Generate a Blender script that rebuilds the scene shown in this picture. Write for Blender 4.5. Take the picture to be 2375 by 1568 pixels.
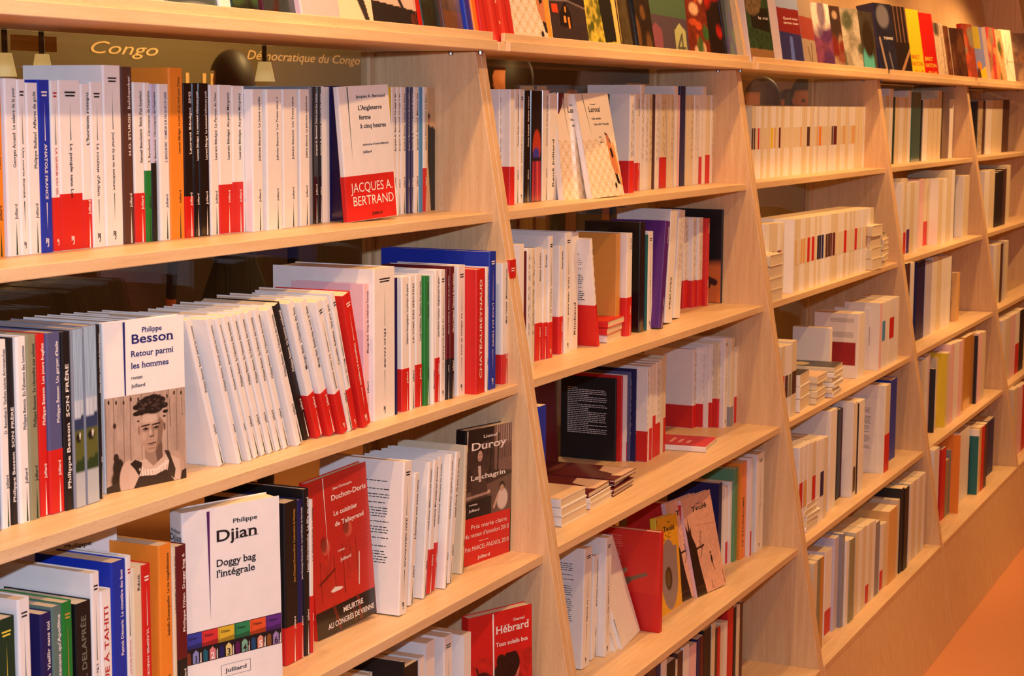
import bpy, bmesh, math, random, re
import numpy as np
from mathutils import Vector, Matrix
random.seed(7)
S = 0.30                      # one shelf pitch in metres; all plan data below is in pitches
sc = bpy.context.scene
for o in list(bpy.data.objects): bpy.data.objects.remove(o)
COL = sc.collection

# ------------------------------------------------------------------ camera
W_, H_, FPX = 2375, 1568, 4166.565
CAM = np.array([-9.447429, -4.514861, 0.596620])
CF = np.array([0.89852185, 0.42031339, -0.12647188])
CR = np.array([0.42436341, -0.90547422, 0.00566816])
CU = np.array([0.11213463, 0.058763, 0.991954])
def M3(p):                    # pitches -> metres, floor at z = 0
    return Vector((p[0]*S, p[1]*S, (p[2]+5.0)*S))
cd = bpy.data.cameras.new('camera'); cam = bpy.data.objects.new('camera', cd); COL.objects.link(cam)
cd.sensor_width = 36.0; cd.lens = FPX/W_*36.0; cd.clip_start = 0.05; cd.clip_end = 60
m = Matrix.Identity(4)
for i in range(3):
    m[i][0] = CR[i]; m[i][1] = CU[i]; m[i][2] = -CF[i]
m.translation = M3(CAM); cam.matrix_world = m
cd.dof.use_dof = True; cd.dof.focus_distance = 2.9; cd.dof.aperture_fstop = 22
sc.camera = cam

# ------------------------------------------------------------------ light and exposure
sc.view_settings.view_transform = 'Standard'; sc.view_settings.look = 'None'
sc.view_settings.gamma = 1; sc.view_settings.use_curve_mapping = False
sc.view_settings.exposure = 0.22
wd = bpy.data.worlds.new('world'); sc.world = wd; wd.use_nodes = True
bg = wd.node_tree.nodes['Background']; bg.inputs[0].default_value = (1.0, 0.55, 0.30, 1); bg.inputs[1].default_value = 0.05
def lamp(kind, name, loc, power, color, size=0.05, aim=None, spot=None, blend=0.5):
    l = bpy.data.lights.new(name, kind); l.energy = power; l.color = color
    if kind == 'AREA': l.shape = 'DISK'; l.size = size
    else: l.shadow_soft_size = size
    o = bpy.data.objects.new(name, l); COL.objects.link(o); o.location = M3(loc)
    if aim is not None: o.rotation_euler = (M3(aim)-M3(loc)).to_track_quat('-Z', 'Y').to_euler()
    if spot: l.spot_size = math.radians(spot); l.spot_blend = blend
    return o
# the camera's own flash, a hand above the lens
lamp('POINT', 'camera_flash', (-9.45, -4.55, 1.12), 125, (0.63, 0.75, 1.0), 0.018)
WARM = (1.0, 0.55, 0.22)
# small spots on arms over the bookcase
for x in (-5.6, -2.2, 2.4, 7.2, 12.0, 16.9):
    lamp('SPOT', 'shelf_spot', (x, -0.72, 3.0), 22, WARM, 0.02, (x, -0.45, -3), 128, 0.6)
# ceiling spots further out in the room
for x, p in ((-4.6, 44), (-1.0, 47), (3.6, 60), (9.0, 95), (15.0, 110)):
    lamp('SPOT', 'ceiling_spot', (x, -3.7, 4.6), p, WARM, 0.03, (x+0.3, 0.2, -1.0), 75, 0.7)
# broad warm fill light, added overhead for the ambient glow of the shop
lamp('AREA', 'warm_fill_light', (4, -9, 5.6), 24, (1.0, 0.50, 0.22), 3.0, (3, 0, -1))
lamp('POINT', 'back_room_fill', (11, 7.0, 3.4), 90, (1.0, 0.62, 0.25), 0.1)  # unseen point lights added to brighten the banner and room behind the glass
lamp('POINT', 'back_room_fill', (27.0, 5.0, 3.4), 90, (1.0, 0.62, 0.3), 0.1)

# ------------------------------------------------------------------ photograph <-> plan helpers (used to read measurements off the photograph)
def ray(px, py): return CF + CR*(px-W_/2)/FPX - CU*(py-H_/2)/FPX
def upx(px, py, x): v = ray(px, py); return CAM + v*(x-CAM[0])/v[0]
def upy(px, py, y): v = ray(px, py); return CAM + v*(y-CAM[1])/v[1]
def upz(px, py, z): v = ray(px, py); return CAM + v*(z-CAM[2])/v[2]
def proj(P):
    v = np.asarray(P)-CAM; f = v@CF
    return (W_/2+FPX*(v@CR)/f, H_/2-FPX*(v@CU)/f)
def height_to(P, ytop):
    lo, hi = 0.0, 3.0
    for _ in range(30):
        m_ = (lo+hi)/2
        if proj([P[0], P[1], P[2]+m_])[1] > ytop: lo = m_
        else: hi = m_
    return lo

# ------------------------------------------------------------------ materials
def lin(c):
    c = [v/255.0 for v in c]
    return tuple(v/12.92 if v <= 0.04045 else ((v+0.055)/1.055)**2.4 for v in c)
_mats = {}
def mat(name, rgb, rough=0.45, spec=0.5, bump=0.0, metal=0.0, coat=0.0):
    if name in _mats: return _mats[name]
    m = bpy.data.materials.new(name); m.use_nodes = True; nt = m.node_tree; b = nt.nodes['Principled BSDF']
    c = lin(rgb)
    b.inputs['Roughness'].default_value = rough; b.inputs['Specular IOR Level'].default_value = spec
    b.inputs['Metallic'].default_value = metal; b.inputs['Coat Weight'].default_value = coat; b.inputs['Coat Roughness'].default_value = 0.08
    n = nt.nodes.new('ShaderNodeTexNoise'); n.inputs['Scale'].default_value = 45; n.inputs['Detail'].default_value = 3
    tc = nt.nodes.new('ShaderNodeTexCoord'); nt.links.new(tc.outputs['Object'], n.inputs['Vector'])
    mx = nt.nodes.new('ShaderNodeMix'); mx.data_type = 'RGBA'
    mx.inputs[6].default_value = (*[v*0.93 for v in c], 1); mx.inputs[7].default_value = (*[min(1, v*1.05) for v in c], 1)
    nt.links.new(n.outputs['Fac'], mx.inputs[0]); nt.links.new(mx.outputs[2], b.inputs['Base Color'])
    if bump:
        bp = nt.nodes.new('ShaderNodeBump'); bp.inputs['Strength'].default_value = bump; bp.inputs['Distance'].default_value = 0.001
        nt.links.new(n.outputs['Fac'], bp.inputs['Height']); nt.links.new(bp.outputs[0], b.inputs['Normal'])
    _mats[name] = m; return m
def wood(name, c1, c2, axis='X', rough=0.42):
    m = bpy.data.materials.new(name); m.use_nodes = True; nt = m.node_tree; b = nt.nodes['Principled BSDF']
    tc = nt.nodes.new('ShaderNodeTexCoord'); mp = nt.nodes.new('ShaderNodeMapping'); nt.links.new(tc.outputs['Object'], mp.inputs[0])
    s = {'X': (1.6, 30, 30), 'Z': (30, 30, 1.6), 'Y': (30, 1.6, 30)}[axis]; mp.inputs['Scale'].default_value = s
    n = nt.nodes.new('ShaderNodeTexNoise'); n.inputs['Scale'].default_value = 3; n.inputs['Detail'].default_value = 6; n.inputs['Roughness'].default_value = 0.6
    nt.links.new(mp.outputs[0], n.inputs['Vector'])
    mp2 = nt.nodes.new('ShaderNodeMapping'); nt.links.new(tc.outputs['Object'], mp2.inputs[0])
    s2 = {'X': (22, 220, 220), 'Z': (220, 220, 22), 'Y': (220, 22, 220)}[axis]; mp2.inputs['Scale'].default_value = s2
    n2 = nt.nodes.new('ShaderNodeTexNoise'); n2.inputs['Scale'].default_value = 4; nt.links.new(mp2.outputs[0], n2.inputs['Vector'])
    r = nt.nodes.new('ShaderNodeValToRGB'); r.color_ramp.elements[0].position = 0.3; r.color_ramp.elements[1].position = 0.72
    r.color_ramp.elements[0].color = (*lin(c1), 1); r.color_ramp.elements[1].color = (*lin(c2), 1)
    nt.links.new(n.outputs['Fac'], r.inputs[0])
    r2 = nt.nodes.new('ShaderNodeValToRGB'); r2.color_ramp.elements[0].position = 0.30; r2.color_ramp.elements[1].position = 0.42
    r2.color_ramp.elements[0].color = (0.80, 0.76, 0.72, 1); r2.color_ramp.elements[1].color = (1, 1, 1, 1)
    nt.links.new(n2.outputs['Fac'], r2.inputs[0])
    mx = nt.nodes.new('ShaderNodeMix'); mx.data_type = 'RGBA'; mx.blend_type = 'MULTIPLY'; mx.inputs[0].default_value = 0.75
    nt.links.new(r.outputs[0], mx.inputs[6]); nt.links.new(r2.outputs[0], mx.inputs[7]); nt.links.new(mx.outputs[2], b.inputs['Base Color'])
    b.inputs['Roughness'].default_value = rough; b.inputs['Specular IOR Level'].default_value = 0.4
    bp = nt.nodes.new('ShaderNodeBump'); bp.inputs['Strength'].default_value = 0.12; bp.inputs['Distance'].default_value = 0.0006
    nt.links.new(n2.outputs['Fac'], bp.inputs['Height']); nt.links.new(bp.outputs[0], b.inputs['Normal'])
    return m
WOODX = wood('beech_lengthwise', (218, 180, 132), (234, 202, 158), 'X')
WOODZ = wood('beech_upright', (212, 172, 126), (230, 196, 150), 'Z')
def attr_mat(name, rough=0.4, coat=0.0):
    m = bpy.data.materials.new(name); m.use_nodes = True; nt = m.node_tree; b = nt.nodes['Principled BSDF']
    a = nt.nodes.new('ShaderNodeAttribute'); a.attribute_name = 'Col'; nt.links.new(a.outputs['Color'], b.inputs['Base Color'])
    b.inputs['Roughness'].default_value = rough; b.inputs['Coat Weight'].default_value = coat; b.inputs['Coat Roughness'].default_value = 0.1
    return m
PRINT = attr_mat('printed_picture', 0.42); PRINTG = attr_mat('glossy_printed_picture', 0.3, 0.5); MIXED = attr_mat('printed_colours', 0.5)
PAGES = mat('page_edges', (226, 208, 176), 0.8, 0.2, 0.3)
INK = {'k': mat('ink_black', (28, 24, 26), 0.5), 'w': mat('ink_white', (242, 234, 226), 0.5), 'g': mat('ink_dark_green', (14, 62, 36), 0.5),
       'r': mat('ink_red', (186, 30, 26), 0.5), 'n': mat('ink_blue', (30, 30, 104), 0.5), 'y': mat('ink_yellow', (232, 210, 70), 0.5),
       'p': mat('ink_plum', (84, 30, 92), 0.5), 'o': mat('ink_gold', (200, 150, 60), 0.5)}
COLS = {'W': ((238, 232, 226), 'white'), 'C': ((226, 210, 178), 'cream'), 'K': ((20, 16, 18), 'black'), 'N': ((22, 22, 84), 'navy'),
        'B': ((14, 48, 168), 'blue'), 'R': ((206, 30, 26), 'red'), 'M': ((98, 16, 22), 'maroon'), 'Y': ((232, 204, 40), 'yellow'),
        'O': ((236, 138, 40), 'orange'), 'G': ((20, 122, 46), 'green'), 'D': ((12, 52, 34), 'dark green'), 'T': ((18, 100, 104), 'teal'),
        'U': ((84, 30, 120), 'purple'), 'P': ((238, 196, 200), 'pink'), 'V': ((142, 140, 108), 'olive'), 'A': ((84, 86, 128), 'slate blue'),
        'E': ((84, 50, 40), 'brown'), 'H': ((140, 138, 144), 'grey'), 'L': ((206, 146, 62), 'gold'), 'S': ((80, 146, 196), 'sky blue'),
        'J': ((92, 118, 112), 'grey-green'), 'F': ((224, 176, 110), 'tan'), 'I': ((196, 192, 214), 'lilac'), 'Q': ((96, 150, 110), 'sea green')}
def cover_mat(c, gloss=False):
    return mat(('glossy_' if gloss else '')+COLS[c][1].replace(' ', '_').replace('-', '_')+'_cover', COLS[c][0], 0.22 if gloss else 0.46, 0.5, coat=0.5 if gloss else 0.0)
DARK = set('KNBRMGDTUAEJ')

# ------------------------------------------------------------------ mesh helpers
def mesh_obj(name, verts, faces, material, parent=None, mats=None, fmat=None, cols=None, smooth=False):
    me = bpy.data.meshes.new(name); me.from_pydata([tuple(v) for v in verts], [], faces)
    for mm in (mats or [material]): me.materials.append(mm)
    if fmat is not None: me.polygons.foreach_set('material_index', fmat)
    if cols is not None:
        ca = me.color_attributes.new('Col', 'FLOAT_COLOR', 'POINT'); ca.data.foreach_set('color', np.asarray(cols, dtype=np.float32).ravel())
    if smooth: me.polygons.foreach_set('use_smooth', [True]*len(me.polygons))
    me.update(); o = bpy.data.objects.new(name, me); COL.objects.link(o)
    if parent: o.parent = parent
    return o
def empty(name, mw=None, loc=None):
    o = bpy.data.objects.new(name, None); COL.objects.link(o); o.empty_display_size = 0.02
    if mw is not None: o.matrix_world = mw
    if loc is not None: o.location = loc
    return o
def tag(o, label=None, cat=None, group=None, kind=None):
    if label: o['label'] = label
    if cat: o['category'] = cat
    if group: o['group'] = group
    if kind: o['kind'] = kind
    return o
def prism(poly, z0, z1, mp=lambda a, b, c: (a, b, c)):
    n = len(poly); v = [mp(p[0], p[1], z0) for p in poly]+[mp(p[0], p[1], z1) for p in poly]
    f = [tuple(range(n-1, -1, -1)), tuple(range(n, 2*n))]+[(i, (i+1) % n, n+(i+1) % n, n+i) for i in range(n)]
    return v, f
def box(x0, x1, y0, y1, z0, z1):
    return prism([(x0, y0), (x1, y0), (x1, y1), (x0, y1)], z0, z1)
def join(*parts):
    V, F = [], []
    for v, f in parts:
        b = len(V); V += list(v); F += [tuple(i+b for i in q) for q in f]
    return V, F
def bevel(o, w=0.0012, seg=2):
    b = o.modifiers.new('bevel', 'BEVEL'); b.width = w; b.segments = seg; b.limit_method = 'ANGLE'; return o
def m3(v): return [tuple(M3(p)) for p in v]

# ------------------------------------------------------------------ lettering: glyphs of the built-in font, with slab serifs and slant when wanted
_gl = {}
def _raw(s, res, serif=False):
    c = bpy.data.curves.new('glyph', 'FONT'); c.body = s; c.resolution_u = res; c.offset = 0.016 if serif else 0.0; c.fill_mode = 'FRONT'
    o = bpy.data.objects.new('glyph', c); COL.objects.link(o)
    me = bpy.data.meshes.new_from_object(o)
    v = np.array([w.co[:2] for w in me.vertices]) if len(me.vertices) else np.zeros((0, 2))
    f = [tuple(p.vertices) for p in me.polygons]
    ed = {}
    for p in f:
        for a, b in zip(p, p[1:]+p[:1]): k = (min(a, b), max(a, b)); ed[k] = ed.get(k, 0)+1
    be = [k for k, n in ed.items() if n == 1]
    bpy.data.objects.remove(o); bpy.data.curves.remove(c); bpy.data.meshes.remove(me)
    return v, f, be
_adv0 = None
def glyph(ch, res, serif):
    global _adv0
    k = (ch, res, serif)
    if k in _gl: return _gl[k]
    if _adv0 is None:
        v, _, _ = _raw('||', 1); v1, _, _ = _raw('|', 1); _adv0 = (v[:, 0].max()-v1[:, 0].max(), v1[:, 0].min(), v1[:, 0].max())
    if ch == ' ': _gl[k] = ([], [], 0.27); return _gl[k]
    vb, _, _ = _raw('|'+ch+'|', 1)
    adv = vb[:, 0].max()-_adv0[2]-_adv0[0]
    v, f, be = _raw(ch, res, serif)
    V = [tuple(p) for p in v]; F = list(f)
    if serif and len(v):
        ys = v[:, 1]
        for a, b in be:
            (x0, y0), (x1, y1) = v[a], v[b]
            if abs(y0-y1) < 1e-4 and 0.04 < abs(x1-x0) < 0.20:
                ym = y0; lo = abs(ym-ys.min()) < 0.02 or abs(ym) < 0.02; hi = abs(ym-ys.max()) < 0.02 or abs(ym-0.52) < 0.04
                if not (lo or hi): continue
                xa, xb = min(x0, x1)-0.075, max(x0, x1)+0.075; th = 0.035 if lo else -0.035
                n = len(V); V += [(xa, ym), (xb, ym), (xb, ym+th), (xa, ym+th)]; F.append((n, n+1, n+2, n+3) if th > 0 else (n+3, n+2, n+1, n))
    _gl[k] = (V, F, adv); return _gl[k]
def text2d(s, size, serif=True, res=2, slant=0.0, xs=1.0, track=0.0, align='L'):
    """flat lettering in (u, v); returns verts, faces, width"""
    V, F, x = [], [], 0.0
    for ch in s:
        v, f, adv = glyph(ch, res, serif); b = len(V)
        V += [((p[0]+x+p[1]*slant)*size*xs, p[1]*size) for p in v]; F += [tuple(i+b for i in q) for q in f]
        x += adv+track
    w = x*size*xs; dx = {'L': 0, 'C': -w/2, 'R': -w}[align]
    return [(p[0]+dx, p[1]) for p in V], F, w
class Ink:
    """collects flat print; uv -> 3-D through a mapping; several colours in one part"""
    def __init__(s): s.V, s.F, s.M, s.mats = [], [], [], []
    def add(s, V, F, mp, c):
        if c not in s.mats: s.mats.append(c)
        b = len(s.V); s.V += [mp(*p) for p in V]; s.F += [tuple(i+b for i in q) for q in F]; s.M += [s.mats.index(c)]*len(F)
    def quad(s, pts, mp, c): s.add(pts, [tuple(range(len(pts)))], mp, c)
    def build(s, name, parent):
        if s.F: return mesh_obj(name, s.V, s.F, None, parent, [INK[c] if isinstance(c, str) else c for c in s.mats], s.M)

# ------------------------------------------------------------------ pictures printed on covers: painted into a colour attribute on a fine grid
class Pic:
    def __init__(s, nx, ny, rgb):
        s.nx, s.ny = nx, ny; s.a = np.zeros((ny, nx, 3)); s.a[:] = lin(rgb)
        s.X, s.Y = np.meshgrid(np.linspace(0, 1, nx), np.linspace(0, 1, ny)); s.asp = ny/nx; s.r = np.random.RandomState(3)
    def put(s, mask, rgb, op=1.0):
        k = (mask*op)[..., None]; s.a = s.a*(1-k)+np.array(lin(rgb))*k
    def ell(s, cx, cy, rx, ry, rgb, op=1.0, soft=0.15, rot=0.0):
        dx, dy = s.X-cx, (s.Y-cy)*s.asp; c, q = math.cos(rot), math.sin(rot); ex, ey = dx*c+dy*q, -dx*q+dy*c
        d = np.sqrt((ex/rx)**2+(ey/(ry*s.asp))**2); s.put(np.clip((1-d)/soft+0.5, 0, 1), rgb, op)
    def poly(s, pts, rgb, op=1.0):
        x, y = s.X, s.Y; ins = np.zeros_like(x, bool); n = len(pts)
        for i in range(n):
            (x0, y0), (x1, y1) = pts[i], pts[(i+1) % n]
            if y0 == y1: continue
            c = ((y0 > y) != (y1 > y)) & (x < (x1-x0)*(y-y0)/(y1-y0)+x0); ins ^= c
        s.put(ins.astype(float), rgb, op)
    def line(s, x0, y0, x1, y1, w, rgb, op=1.0):
        dx, dy = x1-x0, (y1-y0)*s.asp; L = dx*dx+dy*dy+1e-9; t = np.clip(((s.X-x0)*dx+(s.Y-y0)*s.asp*dy)/L, 0, 1)
        d = np.hypot(s.X-x0-t*dx, (s.Y-y0)*s.asp-t*dy); s.put(np.clip((w-d)/(w*0.4)+0.5, 0, 1), rgb, op)
    def noise(s, amt, sx=1, sy=1):
        k = s.r.rand(max(2, s.ny//sy), max(2, s.nx//sx)); yi = np.linspace(0, k.shape[0]-1.001, s.ny); xi = np.linspace(0, k.shape[1]-1.001, s.nx)
        a, b = yi.astype(int)[:, None], xi.astype(int)[None, :]; fy, fx = (yi-yi.astype(int))[:, None], (xi-xi.astype(int))[None, :]
        n = (k[a, b]*(1-fy)*(1-fx)+k[a+1 if False else np.minimum(a+1, k.shape[0]-1), b]*fy*(1-fx)+k[a, np.minimum(b+1, k.shape[1]-1)]*(1-fy)*fx+k[np.minimum(a+1, k.shape[0]-1), np.minimum(b+1, k.shape[1]-1)]*fy*fx)
        s.a = np.clip(s.a*(1+amt*(n-0.5)*2)[..., None], 0, 1)
    def build(s, name, mp, u0, u1, v0, v1, parent, gloss=False):
        nx, ny = s.nx, s.ny
        us = u0+(u1-u0)*s.X; vs = v0+(v1-v0)*s.Y
        V = [mp(a, b) for a, b in zip(us.ravel(), vs.ravel())]
        i = (np.arange(ny-1)[:, None]*nx+np.arange(nx-1)[None, :]).ravel()
        F = np.stack([i, i+1, i+nx+1, i+nx], 1).tolist()
        c = np.concatenate([s.a.reshape(-1, 3), np.ones((nx*ny, 1))], 1)
        return mesh_obj(name, V, [tuple(q) for q in F], PRINTG if gloss else PRINT, parent, cols=c)
# ------------------------------------------------------------------ the setting
AX = {1: 0.0, 2: 4.786074, 3: 9.555259, 4: 14.319594, 5: 19.092792}; AX[0] = -4.786; AX[6] = 23.88
ZK = {1: 0.0, 2: -0.992374, 3: -1.989255, 4: -3.002629, 5: -4.005249}
SL, EF, E5, TP = 0.16963, 0.03955, 0.0115, 0.130545
TH = 0.054; LEDGE0, LEDGE1, LIP = 0.925, 0.985, 1.033; BACK = 0.79
def pfront(z): return SL*z-EF
def sfront(k): return SL*ZK[k] if k < 5 else SL*ZK[5]-EF-E5
fl = mesh_obj('floor', *[q for q in box(-7, 14, -6, 5, -0.1, 0.0)], mat('warm_floor', (216, 146, 96), 0.35, 0.5)); tag(fl, kind='structure')
ce = mesh_obj('ceiling', *box(-7, 14, -6, 5, 3.3, 3.4), mat('ceiling_paint', (214, 196, 170), 0.9)); tag(ce, kind='structure')
wb = mesh_obj('wall_back', *box(-7, 14, 5.0, 5.1, 0, 3.3), mat('dark_back_wall', (74, 62, 46), 0.8)); tag(wb, kind='structure')
wr = mesh_obj('wall_right', *box(13.9, 14, -6, 5, 0, 3.3), mat('warm_wall', (222, 170, 112), 0.8)); tag(wr, kind='structure')
wl = mesh_obj('wall_left', *box(-7, -6.9, -6, 5, 0, 3.3), mat('warm_wall', (222, 170, 112), 0.8)); tag(wl, kind='structure')
wf = mesh_obj('wall_front', *box(-7, 14, -6, -5.9, 0, 3.3), mat('warm_wall', (222, 170, 112), 0.8)); tag(wf, kind='structure')

GLASS = bpy.data.materials.new('back_glass'); GLASS.use_nodes = True; _n = GLASS.node_tree; _n.nodes.clear()
_o = _n.nodes.new('ShaderNodeOutputMaterial'); _t = _n.nodes.new('ShaderNodeBsdfTransparent'); _g = _n.nodes.new('ShaderNodeBsdfGlossy')
_t.inputs[0].default_value = (0.90, 0.92, 0.88, 1); _g.inputs['Roughness'].default_value = 0.02
_w = _n.nodes.new('ShaderNodeLayerWeight'); _p = _n.nodes.new('ShaderNodeMath'); _p.operation = 'POWER'; _p.inputs[1].default_value = 5.0; _n.links.new(_w.outputs['Facing'], _p.inputs[0])
_f = _n.nodes.new('ShaderNodeMath'); _f.operation = 'MULTIPLY_ADD'; _f.inputs[1].default_value = 0.9; _f.inputs[2].default_value = 0.04; _n.links.new(_p.outputs[0], _f.inputs[0]); _m = _n.nodes.new('ShaderNodeMixShader')
_n.links.new(_f.outputs[0], _m.inputs[0]); _n.links.new(_t.outputs[0], _m.inputs[1]); _n.links.new(_g.outputs[0], _m.inputs[2]); _n.links.new(_m.outputs[0], _o.inputs[0])
STEEL = mat('shelf_pin_metal', (150, 146, 140), 0.3, metal=1.0)
bay_names = {1: 'nearest', 2: 'second', 3: 'third', 4: 'fourth', 5: 'fifth'}
for b in range(1, 6):
    x0, x1 = AX[b-1], AX[b]
    root = empty('bookcase', loc=M3(((x0+x1)/2, 0, -5)))
    bpy.context.view_layer.update(); inv = Matrix.Translation(-root.location)
    lab = {1: 'nearest beech bookcase unit, leftmost, holding the black and white portrait cover',
           2: 'second beech bookcase unit from the left, with two patterned white covers on its upper shelf',
           3: 'third beech bookcase unit, filled with rows of slim pale paperbacks on its upper shelves',
           4: 'fourth beech bookcase unit, with a teal book on its upper shelf',
           5: 'fifth and farthest beech bookcase unit, cut by the right edge'}[b]
    tag(root, lab, 'bookcase', 'beech bookcase units in a row')
    def part(name, vf, m_, bev=True, kind=None):
        v = [tuple(M3(p)-root.location) for p in vf[0]]
        o = mesh_obj(name, v, vf[1], m_, root)
        if bev: bevel(o)
        if kind: o['kind'] = kind
        return o
    for a, c in ((x0+0.002, x0+TP/2), (x1-TP/2, x1-0.002)):         # a slanting side panel, cut parallel to the unit's raked front
        poly = [(pfront(LEDGE0), LEDGE0), (pfront(-5), -5), (BACK+0.06, -5), (BACK+0.06, LEDGE0)]
        part('side_panel', prism(poly, a, c, lambda y, z, x: (x, y, z)), WOODZ)
    xa, xb = x0+TP/2, x1-TP/2
    for k in range(1, 6):
        part('shelf', box(xa, xb, sfront(k), BACK-0.01, ZK[k]-TH, ZK[k]), WOODX)
    part('display_ledge', box(x0+0.085, x1-0.085, -0.034, 0.0, LEDGE0+0.002, LEDGE1), WOODX)
    part('ledge_top', box(x0+0.004, x1-0.004, 0.0, BACK, LEDGE0+0.002, LEDGE1-0.004), WOODX)
    part('ledge_lip', box(x0+0.075, x1-0.075, -0.002, 0.022, LEDGE1-0.004, LIP), WOODX)
    zt = ZK[5]-TH
    poly = [(pfront(zt), zt), (pfront(-5), -5), (pfront(-5)+0.07, -5), (pfront(zt)+0.07, zt)]
    part('kick_panel', prism(poly, xa+0.004, xb-0.004, lambda y, z, x: (x, y, z)), WOODZ)
    part('back_post', box(xb-0.062, xb-0.004, BACK-0.012, BACK+0.05, -5, LEDGE0), WOODZ)
    part('back_post', box(xa+0.004, xa+0.062, BACK-0.012, BACK+0.05, -5, LEDGE0), WOODZ)
    if b <= 3:
        part('back_glass', box(xa+0.062, xb-0.062, BACK+0.01, BACK+0.025, -5, LEDGE0), GLASS, False)
    else:
        part('back_panel', box(xa+0.062, xb-0.062, BACK+0.01, BACK+0.04, -5, LEDGE0), WOODZ)
    # leaning display board over the ledge
    poly = [(0.58, LEDGE1), (0.64, LEDGE1), (1.20, 3.6), (1.14, 3.6)]
    part('display_board', prism(poly, x0+0.01, x1-0.01, lambda y, z, x: (x, y, z)), WOODZ)
    if b in (2, 5):
        poly = [(0.03, LEDGE1), (0.60, LEDGE1), (1.15, 3.6), (0.58, 3.6)]
        part('divider_board', prism(poly, x1-0.055, x1+0.0, lambda y, z, x: (x, y, z)), WOODZ)
    for (px, py) in ((0.25, 0.03), (0.06, 0.03)):                   # little pins under the ledge
        v, f = prism([(math.cos(i*math.pi/4)*0.014, math.sin(i*math.pi/4)*0.014) for i in range(8)], LEDGE0-0.02, LEDGE0)
        part('shelf_pin', ([(p[0]+xb-0.05, p[1]+px, p[2]) for p in v], f), STEEL, False)

# ------------------------------------------------------------------ behind the glass
def flat_y(name, x0, x1, z0, z1, y, th, m_, label, cat, group=None):
    o = mesh_obj(name, m3(box(x0, x1, y, y+th, z0, z1)[0]), box(0, 1, 0, 1, 0, 1)[1], m_)
    return tag(o, label, cat, group)
def pxrect(px0, py0, px1, py1, y):
    a, b = upy(px0, py1, y), upy(px1, py0, y); return a[0], b[0], a[2], b[2]
def rebase(o):
    """put the origin at the thing's own place"""
    me = o.data; c = sum((v.co for v in me.vertices), Vector())/len(me.vertices); c.z = min(v.co.z for v in me.vertices)
    me.transform(Matrix.Translation(-c)); o.location = c; return o
BY = 10.0
x0_, x1_, z0_, z1_ = pxrect(-60, 330, 862, 60, BY)
board = rebase(flat_y('hanging_banner', x0_-1, x1_+0.6, -0.6, 6.0, BY+0.02, 0.06, mat('olive_board', (96, 82, 54), 0.7), 'olive brown banner with chalked handwriting behind the nearest bookcase unit', 'banner'))
def banner_text(s, px, py, pxh, slant, xs, c, name='chalk_writing', bold=False, serif=False):
    P = upy(px, py, BY); P2 = upy(px, py-pxh, BY); size = (P2[2]-P[2])/0.72
    V, F, w = text2d(s, size, serif, 3, slant, xs)
    o = mesh_obj(name, [tuple(M3((P[0]+a, BY+0.012, P[2]+b))-board.location) for a, b in V], F, c, board); return o
chalk = mat('pale_chalk', (226, 190, 140), 0.9)
banner_text('Congo', 203, 122, 30, 0.35, 2.4, chalk); banner_text('Démocratique du Congo', 572, 137, 22, 0.3, 1.72, chalk)
banner_text('URS', 428, 212, 46, 0, 2.2, mat('pale_lettering', (206, 166, 110), 0.9))
o = flat_y('yellow_notice', *pxrect(33, 121, 132, 80, 2.5), 2.5, 0.03, mat('ochre_card', (190, 140, 60), 0.8), 'ochre notice card behind the glass at far left', 'notice'); rebase(o)
LAMPM = bpy.data.materials.new('lamp_glow'); LAMPM.use_nodes = True; _b = LAMPM.node_tree.nodes['Principled BSDF']
_b.inputs['Base Color'].default_value = (0.9, 0.7, 0.35, 1); _b.inputs['Emission Color'].default_value = (1.0, 0.62, 0.22, 1); _b.inputs['Emission Strength'].default_value = 0.42
def lampshade(px, py, r, y, label):
    P = upy(px, py, y); root = empty('lamp', loc=M3((P[0], P[1], P[2]))); tag(root, label, 'lamp', 'small lamps behind the glass')
    n = 24; R0, R1, h = r*0.7*S, r*1.15*S, 0.13*S
    v = [(R0*math.cos(i*6.2832/n), R0*math.sin(i*6.2832/n), h/2) for i in range(n)]+[(R1*math.cos(i*6.2832/n), R1*math.sin(i*6.2832/n), -h/2) for i in range(n)]
    mesh_obj('lamp_shade', v, [(i, (i+1) % n, n+(i+1) % n, n+i) for i in range(n)], LAMPM, root, smooth=True)
    v, f = prism([(0.005*math.cos(i*0.7854), 0.005*math.sin(i*0.7854)) for i in range(8)], h/2-0.02, 3.3-root.location.z)
    mesh_obj('lamp_cord', v, f, mat('black_cord', (20, 18, 18)), root)
lampshade(12, 150, 0.055, 2.35, 'glowing shade behind the glass at the far left edge')
lampshade(98, 152, 0.055, 2.35, 'glowing shade behind the glass beneath the ochre card')
lampshade(614, 166, 0.06, 2.2, 'brightest glowing shade, behind the glass beside the big letters')
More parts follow.
